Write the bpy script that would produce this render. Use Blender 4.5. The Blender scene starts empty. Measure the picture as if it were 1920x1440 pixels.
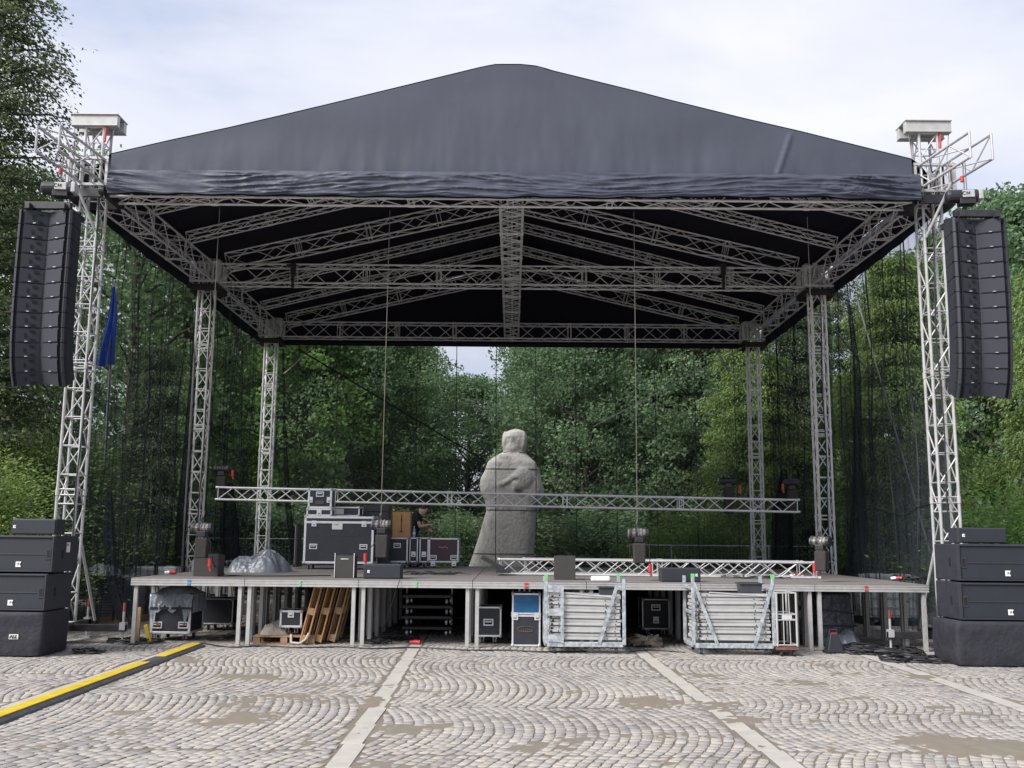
import bpy, math, random
import numpy as np
from mathutils import Vector, Matrix, noise as mnoise
R = math.radians
random.seed(7)
S = bpy.context.scene
C = S.collection

# ------------------------------------------------------------ camera
F, PI_, YA, RO, H = 1854.9, .1552, -.0033, .009, 1.8827
cd = bpy.data.cameras.new('camera'); cam = bpy.data.objects.new('camera', cd); C.objects.link(cam)
cd.sensor_width = 36; cd.lens = 36 * F / 1920; cd.clip_end = 2000; cd.clip_start = .1
cam.matrix_world = Matrix.Translation((0, 0, H)) @ Matrix.Rotation(-YA, 4, 'Z') @ Matrix.Rotation(math.pi / 2 + PI_, 4, 'X') @ Matrix.Rotation(RO, 4, 'Z')
S.camera = cam

def ray(u, v):
    X = u - 960; Y = v - 720
    c, s = math.cos(RO), math.sin(RO); a = c * X + s * Y; b = -s * X + c * Y
    dx, dy, dz = a / F, 1, -b / F
    c, s = math.cos(PI_), math.sin(PI_); y1 = c * dy - s * dz; z = s * dy + c * dz
    c, s = math.cos(YA), math.sin(YA)
    return (c * dx + s * y1, -s * dx + c * y1, z)
def gp(u, v, z=0):
    r = ray(u, v); t = (z - H) / r[2]
    return Vector((r[0] * t, r[1] * t, z))
def at(u, v, Y):
    r = ray(u, v); t = Y / r[1]
    return Vector((r[0] * t, Y, r[2] * t + H))

# ------------------------------------------------------------ world, sun, exposure
W = bpy.data.worlds.new('World'); S.world = W; W.use_nodes = True
nt = W.node_tree; nt.nodes.clear(); N = nt.nodes.new; L = nt.links.new
SUN_EL, SUN_AZ = R(43), R(234)
sky = N('ShaderNodeTexSky'); sky.sky_type = 'NISHITA'; sky.sun_disc = False; sky.sun_elevation = SUN_EL; sky.sun_rotation = SUN_AZ
b1 = N('ShaderNodeBackground'); b1.inputs[1].default_value = .1; L(sky.outputs[0], b1.inputs[0])
tc = N('ShaderNodeTexCoord'); mp = N('ShaderNodeMapping'); mp.inputs['Scale'].default_value = (1, 1, 2.6); mp.inputs['Location'].default_value = (.35, .1, .2)
L(tc.outputs['Generated'], mp.inputs[0])
nz = N('ShaderNodeTexNoise'); nz.inputs['Scale'].default_value = 2.3; nz.inputs['Detail'].default_value = 7; nz.inputs['Roughness'].default_value = .52; nz.inputs['Distortion'].default_value = .25
L(mp.outputs[0], nz.inputs['Vector'])
cr = N('ShaderNodeValToRGB'); e = cr.color_ramp.elements
e[0].position = .33; e[0].color = (.53, .60, .81, 1); e[1].position = .66; e[1].color = (.89, .89, .955, 1)
m_ = cr.color_ramp.elements.new(.48); m_.color = (.73, .765, .88, 1)
L(nz.outputs[0], cr.inputs[0])
b2 = N('ShaderNodeBackground'); b2.inputs[1].default_value = .57; L(cr.outputs[0], b2.inputs[0])
cr2 = N('ShaderNodeValToRGB'); cr2.color_ramp.elements[0].position = .3; cr2.color_ramp.elements[0].color = (.72,) * 3 + (1,); cr2.color_ramp.elements[1].position = .5; cr2.color_ramp.elements[1].color = (.96,) * 3 + (1,)
L(nz.outputs[0], cr2.inputs[0])
mx = N('ShaderNodeMixShader'); L(cr2.outputs[0], mx.inputs[0]); L(b1.outputs[0], mx.inputs[1]); L(b2.outputs[0], mx.inputs[2])
wo = N('ShaderNodeOutputWorld'); L(mx.outputs[0], wo.inputs[0])
sd = bpy.data.lights.new('sun', 'SUN'); sd.energy = 3.6; sd.angle = R(28); sd.color = (1, .965, .92)
so = bpy.data.objects.new('sun', sd); C.objects.link(so)
so.rotation_euler = Vector((math.sin(SUN_AZ) * math.cos(SUN_EL), math.cos(SUN_AZ) * math.cos(SUN_EL), math.sin(SUN_EL))).to_track_quat('Z', 'Y').to_euler()
S.view_settings.view_transform = 'Standard'; S.view_settings.look = 'None'; S.view_settings.exposure = .98; S.view_settings.gamma = 1
S.render.engine = 'CYCLES'
S.cycles.transparent_max_bounces = 24; S.cycles.max_bounces = 8; S.cycles.diffuse_bounces = 5; S.cycles.use_denoising = True

# ------------------------------------------------------------ materials
MATS = {}
def mat(name, col, rough=.6, metal=0., var=0., vscale=8., bump=0., bscale=30., col2=None, thr=(.4, .62), tone=None, spec=.5, trans=0., stretch=None, bdist=.02, coat=0.):
    if name in MATS: return MATS[name]
    m = bpy.data.materials.new(name); m.use_nodes = True; t = m.node_tree; N = t.nodes.new; L = t.links.new
    p = t.nodes['Principled BSDF']; p.inputs['Roughness'].default_value = rough; p.inputs['Metallic'].default_value = metal
    p.inputs['Specular IOR Level'].default_value = spec; p.inputs['Coat Weight'].default_value = coat
    p.inputs['Base Color'].default_value = (*col, 1)
    src = None
    tcn = N('ShaderNodeTexCoord'); vec = tcn.outputs['Object']
    if stretch:
        mpn = N('ShaderNodeMapping'); mpn.inputs['Scale'].default_value = stretch; L(vec, mpn.inputs[0]); vec = mpn.outputs[0]
    if tone:
        a = N('ShaderNodeAttribute'); a.attribute_name = 'tone'
        r = N('ShaderNodeValToRGB'); els = r.color_ramp.elements
        while len(els) < len(tone): els.new(.5)
        for i, (pos, c) in enumerate(tone): els[i].position = pos; els[i].color = (*c, 1)
        L(a.outputs['Fac'], r.inputs[0]); src = r.outputs[0]
    if var or col2:
        n = N('ShaderNodeTexNoise'); n.inputs['Scale'].default_value = vscale; n.inputs['Detail'].default_value = 6; n.inputs['Roughness'].default_value = .6
        L(vec, n.inputs['Vector'])
        if col2:
            r = N('ShaderNodeMapRange'); r.inputs['From Min'].default_value = thr[0]; r.inputs['From Max'].default_value = thr[1]; L(n.outputs[0], r.inputs[0])
            x = N('ShaderNodeMix'); x.data_type = 'RGBA'; L(r.outputs[0], x.inputs[0])
            x.inputs[6].default_value = (*col, 1); x.inputs[7].default_value = (*col2, 1)
            if src: L(src, x.inputs[6])
            src = x.outputs[2]
        if var:
            r = N('ShaderNodeMapRange'); r.inputs['From Min'].default_value = .3; r.inputs['From Max'].default_value = .7; r.inputs['To Min'].default_value = 1 - var; r.inputs['To Max'].default_value = 1 + var
            L(n.outputs[0], r.inputs[0])
            x = N('ShaderNodeMix'); x.data_type = 'RGBA'; x.blend_type = 'MULTIPLY'; x.inputs[0].default_value = 1
            if src: L(src, x.inputs[6])
            else: x.inputs[6].default_value = (*col, 1)
            L(r.outputs[0], x.inputs[7]); src = x.outputs[2]
            rr = N('ShaderNodeMapRange'); rr.inputs['To Min'].default_value = max(.05, rough - .12); rr.inputs['To Max'].default_value = min(1, rough + .12); L(n.outputs[0], rr.inputs[0]); L(rr.outputs[0], p.inputs['Roughness'])
    if src: L(src, p.inputs['Base Color'])
    if bump:
        n = N('ShaderNodeTexNoise'); n.inputs['Scale'].default_value = bscale; n.inputs['Detail'].default_value = 8; L(vec, n.inputs['Vector'])
        b = N('ShaderNodeBump'); b.inputs['Strength'].default_value = bump; b.inputs['Distance'].default_value = bdist; L(n.outputs[0], b.inputs['Height']); L(b.outputs[0], p.inputs['Normal'])
    if trans:
        out = t.nodes['Material Output']; tr = N('ShaderNodeBsdfTranslucent')
        if src: L(src, tr.inputs[0])
        else: tr.inputs[0].default_value = (*col, 1)
        x = N('ShaderNodeMixShader'); x.inputs[0].default_value = trans; L(p.outputs[0], x.inputs[1]); L(tr.outputs[0], x.inputs[2]); L(x.outputs[0], out.inputs[0])
    MATS[name] = m; return m
def netmat(name, alpha, col, vs=0.):
    m = bpy.data.materials.new(name); m.use_nodes = True; t = m.node_tree; N = t.nodes.new; L = t.links.new
    t.nodes.remove(t.nodes['Principled BSDF']); out = t.nodes['Material Output']
    d = N('ShaderNodeBsdfDiffuse'); d.inputs[0].default_value = (*col, 1); tr = N('ShaderNodeBsdfTransparent')
    x = N('ShaderNodeMixShader'); x.inputs[0].default_value = alpha; L(tr.outputs[0], x.inputs[1]); L(d.outputs[0], x.inputs[2]); L(x.outputs[0], out.inputs[0])
    if vs:
        c = N('ShaderNodeTexCoord'); mp = N('ShaderNodeMapping'); mp.inputs['Scale'].default_value = (3, 3, .15); n = N('ShaderNodeTexNoise'); n.inputs['Scale'].default_value = 1.3; n.inputs['Detail'].default_value = 3
        L(c.outputs['Object'], mp.inputs[0]); L(mp.outputs[0], n.inputs['Vector'])
        r = N('ShaderNodeMapRange'); r.inputs['From Min'].default_value = .35; r.inputs['From Max'].default_value = .65; r.inputs['To Min'].default_value = alpha - vs; r.inputs['To Max'].default_value = alpha + vs
        L(n.outputs[0], r.inputs[0]); L(r.outputs[0], x.inputs[0])
    return m
ALU = mat('aluminium', (.385, .385, .39), .5, .2, var=.13, vscale=9)
ALUB = mat('aluminium_lifted_for_shade', (.70, .70, .705), .5, .1, var=.1, vscale=9)  # lighter copy of the aluminium, lifted to offset the shade under the roof
ALUD = mat('aluminium_inside', (.62, .62, .64), .5, .15, var=.18, vscale=6)
ALUW = mat('aluminium_case_edge', (.66, .67, .69), .38, .45, var=.12, vscale=22)
GALV = mat('galvanised_steel', (.28, .31, .33), .5, .3, var=.18, vscale=14, col2=(.41, .445, .47), bump=.1, bscale=60)
STEELP = mat('white_painted_steel', (.38, .38, .37), .45, .1, var=.1, vscale=7, col2=(.45, .42, .38), thr=(.62, .8))
LEG = mat('platform_aluminium', (.40, .395, .39), .5, .3, var=.14, vscale=7, col2=(.36, .34, .32), thr=(.55, .8))
BLK = mat('black_plastic', (.016, .017, .021), .45, var=.2, vscale=15)
BLKM = mat('black_painted_metal', (.02, .021, .025), .5, .0, var=.25, vscale=9)
CAB = mat('speaker_cabinet_paint', (.022, .024, .033), .65, var=.14, vscale=7, bump=.15, bscale=260, bdist=.004)
GRL = mat('speaker_grille', (.026, .029, .040), .85, var=.12, vscale=5, bump=.3, bscale=420, bdist=.004)
GRS = mat('subwoofer_grille', (.013, .017, .025), .65, var=.14, vscale=3, bump=.35, bscale=420, bdist=.004)
SLOT = mat('dark_slot', (.004, .004, .005), .8)
COVER = mat('padded_fabric_cover', (.024, .024, .032), .75, var=.22, vscale=4, bump=.5, bscale=7, bdist=.05, spec=.3)
CASEP = mat('case_panel_black', (.022, .024, .032), .5, var=.18, vscale=10, col2=(.045, .046, .052), thr=(.62, .75))
CASEB = mat('case_panel_burgundy', (.052, .022, .026), .5, var=.2, vscale=10)
CASEBL = mat('case_panel_blue', (.010, .10, .24), .5, var=.15, vscale=6, col2=(.03, .16, .32), thr=(.6, .75))
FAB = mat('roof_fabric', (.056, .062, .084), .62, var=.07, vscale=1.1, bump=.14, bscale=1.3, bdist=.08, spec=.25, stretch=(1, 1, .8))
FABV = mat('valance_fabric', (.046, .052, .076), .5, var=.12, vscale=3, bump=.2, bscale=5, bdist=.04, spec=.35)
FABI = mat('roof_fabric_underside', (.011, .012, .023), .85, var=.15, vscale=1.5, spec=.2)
TARP = mat('grey_tarpaulin', (.13, .145, .17), .32, var=.16, vscale=4, bump=.5, bscale=9, bdist=.05)
FILM = mat('plastic_film', (.22, .25, .29), .22, var=.2, vscale=5, bump=.6, bscale=12, bdist=.04)
FILMD = mat('dark_plastic_film', (.055, .065, .08), .25, var=.25, vscale=5, bump=.6, bscale=9, bdist=.05)
CANV = mat('canvas_straps', (.17, .14, .11), .9, var=.25, vscale=12, bump=.5, bscale=30)
WOOD = mat('pallet_wood', (.40, .225, .10), .75, var=.22, vscale=6, col2=(.25, .15, .08), thr=(.5, .7), bump=.25, bscale=24, stretch=(1, 1, 3))
WOODG = mat('weathered_wood', (.27, .17, .095), .8, var=.25, vscale=6, bump=.25, bscale=24)
PLY = mat('deck_plywood', (.17, .155, .15), .6, var=.2, vscale=2.5, col2=(.11, .10, .096), thr=(.45, .7), bump=.1, bscale=40)
CARD = mat('cardboard', (.44, .26, .12), .8, var=.1, vscale=6)
RED = mat('red_plastic', (.42, .03, .03), .45)
WHT = mat('white_plastic', (.72, .72, .72), .45, var=.06)
TANK = mat('tank_plastic', (.46, .50, .51), .4, var=.12, vscale=2)
YEL = mat('yellow_rubber', (.46, .335, .012), .55, var=.14, vscale=6, col2=(.30, .24, .06), thr=(.62, .78), bump=.3, bscale=60)
RUB = mat('black_rubber', (.04, .042, .048), .7, var=.3, vscale=7, bump=.3, bscale=50)
CABLE = mat('cable_rubber', (.014, .014, .017), .5)
ROPE = mat('hoist_chain', (.17, .155, .13), .6, .3)
FLAG = mat('blue_flag_cloth', (.015, .08, .46), .65, var=.2, vscale=3)
PVC = mat('grey_panel_plastic', (.14, .15, .165), .55, var=.15, vscale=4)
STONE = mat('weathered_stone', (.42, .41, .395), .95, var=.26, vscale=2.6, col2=(.16, .155, .145), thr=(.50, .70), bump=.7, bscale=11, bdist=.04, stretch=(1, 1, .75))
JOINT = mat('statue_joint', (.07, .07, .065), .95)
SKIN = mat('skin', (.62, .39, .32), .5, var=.06)
HAIR = mat('dark_hair', (.035, .022, .016), .7, bump=.5, bscale=120)
SHIRT = mat('black_cotton', (.012, .012, .016), .85, bump=.3, bscale=20)
JEAN = mat('dark_denim', (.018, .024, .045), .85)
BOTL = mat('bottle_plastic', (.20, .38, .62), .15, spec=.7)
GREENP = mat('green_tape', (.10, .50, .12), .5)
BLUEP = mat('blue_tape', (.03, .22, .42), .5)
PAPER = mat('paper_label', (.58, .57, .54), .8, var=.12, vscale=30)
INK = mat('ink', (.02, .02, .02), .8)
FAINT = mat('worn_print', (.085, .065, .065), .7)
BARK = mat('bark', (.055, .046, .036), .95, var=.3, vscale=5, bump=.8, bscale=14, stretch=(1, 1, .3))
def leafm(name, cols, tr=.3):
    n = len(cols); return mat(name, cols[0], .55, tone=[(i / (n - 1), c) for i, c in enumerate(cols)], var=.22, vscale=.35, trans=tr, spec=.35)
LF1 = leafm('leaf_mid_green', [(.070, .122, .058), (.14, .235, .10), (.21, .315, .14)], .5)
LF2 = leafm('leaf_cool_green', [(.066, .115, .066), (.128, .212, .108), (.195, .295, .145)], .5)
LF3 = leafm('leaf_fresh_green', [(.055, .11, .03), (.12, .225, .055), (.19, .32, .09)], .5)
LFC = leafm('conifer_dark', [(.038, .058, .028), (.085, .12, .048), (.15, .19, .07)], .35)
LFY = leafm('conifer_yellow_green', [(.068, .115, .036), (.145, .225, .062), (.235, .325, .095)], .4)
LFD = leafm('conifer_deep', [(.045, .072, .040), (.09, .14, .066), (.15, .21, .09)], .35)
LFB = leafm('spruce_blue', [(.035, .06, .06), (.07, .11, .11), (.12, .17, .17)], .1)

# ------------------------------------------------------------ mesh builder
class MB:
    def __init__(s): s.v = []; s.f = []; s.m = []; s.mi = 0
    def add(s, vs, fs):
        o = len(s.v); s.v += [tuple(p) for p in vs]; s.f += [tuple(o + i for i in f) for f in fs]; s.m += [s.mi] * len(fs); return s
    def box(s, c, d, rot=None, taper=None):
        x, y, z = d[0] / 2, d[1] / 2, d[2] / 2
        vs = [Vector((a * x, b * y, e * z)) for e in (-1, 1) for b in (-1, 1) for a in (-1, 1)]
        if taper:
            for i in range(4, 8): vs[i].x *= taper[0]; vs[i].y *= taper[1]
        if rot is not None: vs = [rot @ p for p in vs]
        c = Vector(c)
        return s.add([p + c for p in vs], [(0, 2, 3, 1), (4, 5, 7, 6), (0, 1, 5, 4), (2, 6, 7, 3), (0, 4, 6, 2), (1, 3, 7, 5)])
    def span(s, a, b): # box from min corner to max corner
        return s.box([(a[i] + b[i]) / 2 for i in range(3)], [abs(b[i] - a[i]) for i in range(3)])
    def tube(s, p, q, r, n=6, r2=None, caps=True):
        p = Vector(p); q = Vector(q); d = q - p
        if d.length < 1e-6: return s
        r2 = r if r2 is None else r2
        k = d.normalized(); u = k.cross(Vector((0, 0, 1)) if abs(k.z) < .9 else Vector((1, 0, 0))).normalized(); w = k.cross(u)
        vs = []
        for c, rr in ((p, r), (q, r2)):
            for i in range(n):
                a = 2 * math.pi * i / n; vs.append(c + (u * math.cos(a) + w * math.sin(a)) * rr)
        fs = [(i, (i + 1) % n, n + (i + 1) % n, n + i) for i in range(n)]
        if caps: fs += [tuple(range(n - 1, -1, -1)), tuple(range(n, 2 * n))]
        return s.add(vs, fs)
    def path(s, pts, r, n=6):
        for a, b in zip(pts[:-1], pts[1:]): s.tube(a, b, r, n)
        return s
    def ell(s, c, rad, n=10, m=7, rot=None):
        vs = []; fs = []
        for j in range(m + 1):
            t = math.pi * j / m
            for i in range(n):
                a = 2 * math.pi * i / n
                p = Vector((rad[0] * math.sin(t) * math.cos(a), rad[1] * math.sin(t) * math.sin(a), rad[2] * math.cos(t)))
                if rot is not None: p = rot @ p
                vs.append(p + Vector(c))
        for j in range(m):
            for i in range(n): fs.append((j * n + i, (j + 1) * n + i, (j + 1) * n + (i + 1) % n, j * n + (i + 1) % n))
        return s.add(vs, fs)
    def prism(s, poly, y0, y1, axis='y'):
        n = len(poly)
        if axis == 'y': vs = [(a, y0, b) for a, b in poly] + [(a, y1, b) for a, b in poly]
        elif axis == 'z': vs = [(a, b, y0) for a, b in poly] + [(a, b, y1) for a, b in poly]
        else: vs = [(y0, a, b) for a, b in poly] + [(y1, a, b) for a, b in poly]
        return s.add(vs, [tuple(range(n)), tuple(range(2 * n - 1, n - 1, -1))] + [(i, n + i, n + (i + 1) % n, (i + 1) % n) for i in range(n)])
    def grid(s, fn, nu, nv):
        vs = [fn(i / nu, j / nv) for j in range(nv + 1) for i in range(nu + 1)]
        return s.add(vs, [(j * (nu + 1) + i, j * (nu + 1) + i + 1, (j + 1) * (nu + 1) + i + 1, (j + 1) * (nu + 1) + i) for j in range(nv) for i in range(nu)])
    def build(s, name, mats, parent=None, smooth=False, bevel=0., loc=None, rz=0.):
        me = bpy.data.meshes.new(name); me.from_pydata(s.v, [], s.f)
        mats = mats if isinstance(mats, (list, tuple)) else [mats]
        for m in mats: me.materials.append(m)
        if len(mats) > 1: me.polygons.foreach_set('material_index', s.m)
        if smooth: me.polygons.foreach_set('use_smooth', [True] * len(s.f))
        me.update()
        o = bpy.data.objects.new(name, me); C.objects.link(o)
        if parent: o.parent = parent
        if loc is not None: o.location = loc
        o.rotation_euler.z = rz
        if bevel:
            b = o.modifiers.new('bevel', 'BEVEL'); b.width = bevel; b.segments = 2; b.limit_method = 'ANGLE'; b.angle_limit = R(50)
        return o
def tag(o, label, cat=None, group=None, kind=None):
    if label: o['label'] = label
    if cat: o['category'] = cat
    if group: o['group'] = group
    if kind: o['kind'] = kind
    return o
def thing(name, label, cat, loc=(0, 0, 0), rz=0, group=None):
    o = bpy.data.objects.new(name, None); C.objects.link(o); o.location = loc; o.rotation_euler.z = rz; o.empty_display_size = .2
    return tag(o, label, cat, group)
def kids(o): return [c for c in bpy.data.objects if c.parent == o]
def copy_tree(o, loc, rz=None, label=None, group=None, scale=None):
    def rec(a, par):
        c = a.copy(); C.objects.link(c); c.parent = par
        for k in KM.get(a, []): rec(k, c)
        return c
    KM = {}
    for x in bpy.data.objects:
        if x.parent: KM.setdefault(x.parent, []).append(x)
    c = rec(o, None); c.location = loc
    if rz is not None: c.rotation_euler.z = rz
    if label: c['label'] = label
    if group: c['group'] = group
    if scale: c.scale = (scale,) * 3 if isinstance(scale, (int, float)) else scale
    return c
def npmesh(name, verts, quads, m, parent=None, tone=None, smooth=False):
    me = bpy.data.meshes.new(name); nv, nf = len(verts), len(quads)
    me.vertices.add(nv); me.vertices.foreach_set('co', np.asarray(verts, dtype=np.float32).ravel())
    me.loops.add(nf * 4); me.loops.foreach_set('vertex_index', np.asarray(quads, dtype=np.int32).ravel())
    me.polygons.add(nf); me.polygons.foreach_set('loop_start', np.arange(0, nf * 4, 4, dtype=np.int32))
    try: me.polygons.foreach_set('loop_total', np.full(nf, 4, dtype=np.int32))
    except Exception: pass
    if smooth: me.polygons.foreach_set('use_smooth', np.ones(nf, dtype=bool))
    me.materials.append(m); me.update(calc_edges=True)
    if tone is not None:
        a = me.attributes.new('tone', 'FLOAT', 'FACE'); a.data.foreach_set('value', np.asarray(tone, dtype=np.float32))
    o = bpy.data.objects.new(name, me); C.objects.link(o)
    if parent: o.parent = parent
    return o

# ------------------------------------------------------------ ground
STRIPS = [(-5.3, .22, -.02), (-1.17, .20, -.031), (2.56, .20, -.022), (5.75, .20, .012)]
PATCH = [(470, 1270, .5, .25, .7), (632, 1281, .55, .22, 1), (572, 1309, .5, .28, 1), (425, 1352, .42, .16, 1), (470, 1341, .45, .14, 1), (705, 1369, .5, .2, 1.1), (755, 1372, .35, .18, .8), (700, 1318, .14, .25, .9),
         (1232, 1322, .5, .22, .8), (1240, 1378, .55, .13, .8), (1352, 1325, .35, .25, 1), (1390, 1350, .3, .2, .8), (1815, 1398, .62, .3, 1.25), (1890, 1405, .6, .28, 1.2), (1700, 1285, .4, .2, .4), (740, 1440, .5, .2, .8), (1290, 1430, .4, .12, .6),
         (1590, 1265, .5, .3, .5), (1330, 1268, .4, .3, .7), (880, 1345, .35, .2, .5), (1090, 1300, .3, .3, .5), (250, 1370, .35, .2, .6), (330, 1345, .5, .15, .5), (810, 1300, .4, .3, .7), (1480, 1248, .4, .2, .4)]
PATCHW = [(gp(u, v).x, gp(u, v).y, a * 1.15, b * 1.9, s) for u, v, a, b, s in PATCH]
nx, ny = 620, 560; gx0, gx1, gy0, gy1 = -14, 14, 5, 31
gx = np.linspace(gx0, gx1, nx + 1); gy = np.linspace(gy0, gy1, ny + 1)
GX, GY = np.meshgrid(gx, gy)
nzv = np.array([mnoise.fractal(Vector((x * 1.1, y * 1.1, 3.1)), 1, 2, 4) for x, y in zip(GX.ravel(), GY.ravel())]).reshape(GX.shape)
nzf = np.array([mnoise.noise(Vector((x * 9, y * 9, 1.1))) for x, y in zip(GX.ravel(), GY.ravel())]).reshape(GX.shape)
ZZ = -.008 + np.clip(nzv - .2, 0, 1) * .020 + nzf * .004
for px, py, a, b, s_ in PATCHW:
    d2 = ((GX - px) / a) ** 2 + ((GY - py) / b) ** 2
    ZZ = np.maximum(ZZ, -.008 + s_ * .0118 * np.exp(-d2) * (1 + 1.1 * nzv + 1.1 * nzf))
ZZ[0, :] = ZZ[-1, :] = -.02; ZZ[:, 0] = ZZ[:, -1] = -.02
vv = np.stack([GX.ravel(), GY.ravel(), ZZ.ravel()], 1)
ii = np.arange((nx + 1) * (ny + 1)).reshape(ny + 1, nx + 1)
qq = np.stack([ii[:-1, :-1].ravel(), ii[:-1, 1:].ravel(), ii[1:, 1:].ravel(), ii[1:, :-1].ravel()], 1)
SAND = mat('sandy_joint_fill', (.170, .142, .110), .95, var=.25, vscale=7, col2=(.13, .112, .09), thr=(.42, .6), bump=.4, bscale=90, bdist=.006)
_so = npmesh('sand', vv, qq, SAND, smooth=True); tag(_so, None, kind='structure')
# damp dark grit lies deep in the joints, dry pale sand where it is washed over the stones
_t = SAND.node_tree; _p = _t.nodes['Principled BSDF']; _src = _p.inputs['Base Color'].links[0].from_socket
_g = _t.nodes.new('ShaderNodeNewGeometry'); _x = _t.nodes.new('ShaderNodeSeparateXYZ'); _t.links.new(_g.outputs['Position'], _x.inputs[0])
_r = _t.nodes.new('ShaderNodeMapRange'); _r.inputs['From Min'].default_value = -.011; _r.inputs['From Max'].default_value = .001; _t.links.new(_x.outputs[2], _r.inputs[0])
_m = _t.nodes.new('ShaderNodeMix'); _m.data_type = 'RGBA'; _t.links.new(_r.outputs[0], _m.inputs[0]); _m.inputs[6].default_value = (.115, .098, .08, 1); _t.links.new(_src, _m.inputs[7]); _t.links.new(_m.outputs[2], _p.inputs['Base Color'])
GROUND = mat('far_paving', (.27, .25, .23), .9, var=.25, vscale=3, bump=.3, bscale=30)
g = MB().box((0, 150, -.53), (700, 900, 1)).build('ground', GROUND); tag(g, None, kind='structure')
LAWN = mat('lawn_grass', (.035, .06, .018), .95, var=.35, vscale=1.2, bump=.8, bscale=30)
lw = MB(); lw.grid(lambda a, b: (-150 + 300 * a, 33.5 + 160 * b, .02 + .15 * mnoise.noise(Vector((a * 40, b * 22, 0))) ** 2), 80, 50); tag(lw.build('lawn', LAWN, smooth=True), None, kind='structure')

# cobbles: undulating rows of setts between smooth granite strips
rng = np.random.default_rng(5)
def cobbles():
    # segmental arcs: lanes 1.8 m deep, every row a shallow arc across its lane
    P = []; SK = [0] + [q[2] for q in STRIPS] + [0]; edges = [-14] + [q[0] for q in STRIPS] + [14]; A_, L_, rw = .36, 2.7, .106
    for pi in range(len(edges) - 1):
        xa0 = edges[pi] + (.12 if pi else 0); xb0 = edges[pi + 1] - (.12 if pi < len(edges) - 2 else 0); fa, fb = SK[pi], SK[pi + 1]
        y0 = 10.3 - L_ * 2.5 + (0, .5, -.3, .9, .5)[pi]
        ys = y0; La = 0
        for ln_ in range(13):
            ys = ys + La; sg = -1 if rng.uniform() < .3 else 1; La = L_ * rng.uniform(.72, 1.2); A_ = rng.uniform(.22, .36)
            k0 = int((xa0 - 1.8) / rw); k1 = int((xb0 + 1.8) / rw); off = rng.uniform(0, rw)
            def cx(y, bx): u = 2 * (y - ys) / La - 1; return bx + sg * A_ * (u * u - 1) + .03 * math.sin(bx * 1.7 + y), sg * 4 * A_ * u / La
            for k in range(k0, k1 + 1):
                bx = k * rw + off + rng.uniform(-.009, .009); y = ys + rng.uniform(-.04, .08)
                while y < ys + La - .05:
                    _, s_ = cx(y, bx); l_ = rng.uniform(.09, .175) / math.sqrt(1 + s_ * s_); y2 = min(y + l_, ys + La + .03)
                    x1, s1 = cx(y, bx); x2, s2 = cx(y2, bx); a1 = rw / (1 + s1 * s1); a2 = rw / (1 + s2 * s2)
                    q = [(x1, y), (x1 + a1, y - s1 * a1), (x2 + a2, y2 - s2 * a2), (x2, y2)]; y = y2
                    mx_ = sum(p[0] for p in q) / 4; my_ = sum(p[1] for p in q) / 4
                    xa = xa0 + fa * my_; xb = xb0 + fb * my_
                    if mx_ < xa + .02 or mx_ > xb - .02 or my_ < 5 or my_ > 30.5 or abs(mx_) > my_ * .56 + 2.2: continue
                    if my_ < ys + .01 or my_ > ys + La: continue
                    P.append([(min(max(p[0], xa), xb), min(max(p[1], ys + .004), ys + La - .004)) for p in q])
    P = np.array(P); n = len(P)
    c = P.mean(1, keepdims=True); d = P - c; ln = np.linalg.norm(d, axis=2, keepdims=True)
    sh = np.array([.885, .87]) * rng.uniform(.92, 1.05, (n, 1, 2)); P = c + d * sh + rng.uniform(-.009, .009, P.shape)
    base = c + (P - c) * 1.03
    h = rng.uniform(-.003, .003, (n, 1)) + rng.uniform(-.0012, .0012, (n, 4))
    top = np.concatenate([c + (P - c) * .965, h[:, :, None]], 2); mid = np.concatenate([P, h[:, :, None] - .002], 2); bot = np.concatenate([base, np.full((n, 4, 1), -.05)], 2)
    V = np.concatenate([top, mid, bot], 1).reshape(-1, 3)
    o = (np.arange(n) * 12)[:, None]
    fs = [[0, 1, 2, 3]] + [[a + 4, (a + 1) % 4 + 4, (a + 1) % 4, a] for a in range(4)] + [[a + 8, (a + 1) % 4 + 8, (a + 1) % 4 + 4, a + 4] for a in range(4)]
    Q = np.concatenate([o + np.array(f)[None] for f in fs], 0)
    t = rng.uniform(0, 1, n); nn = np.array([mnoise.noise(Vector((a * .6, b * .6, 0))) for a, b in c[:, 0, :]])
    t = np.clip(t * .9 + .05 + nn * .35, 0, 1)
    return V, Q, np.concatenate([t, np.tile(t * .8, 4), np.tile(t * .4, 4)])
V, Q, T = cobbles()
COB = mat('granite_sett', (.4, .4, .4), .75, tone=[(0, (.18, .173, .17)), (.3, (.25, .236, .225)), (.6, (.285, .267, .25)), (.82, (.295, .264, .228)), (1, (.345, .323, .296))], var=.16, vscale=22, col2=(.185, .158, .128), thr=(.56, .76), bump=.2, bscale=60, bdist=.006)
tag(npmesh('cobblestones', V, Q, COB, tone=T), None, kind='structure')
sm = MB()
for sx, w, sk_ in STRIPS:
    y = 5.0
    while y < 31:
        l = random.uniform(.55, 1.15); sm.box((sx + sk_ * (y + l / 2) + random.uniform(-.006, .006), y + l / 2, -.024 + random.uniform(-.002, .002)), (w, l - .012, .05)); y += l
tag(sm.build('paving_strip', mat('granite_slab', (.335, .316, .292), .7, var=.14, vscale=3, col2=(.33, .30, .265), thr=(.55, .72), bump=.2, bscale=60, bdist=.006), bevel=.004), None, kind='structure')

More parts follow.
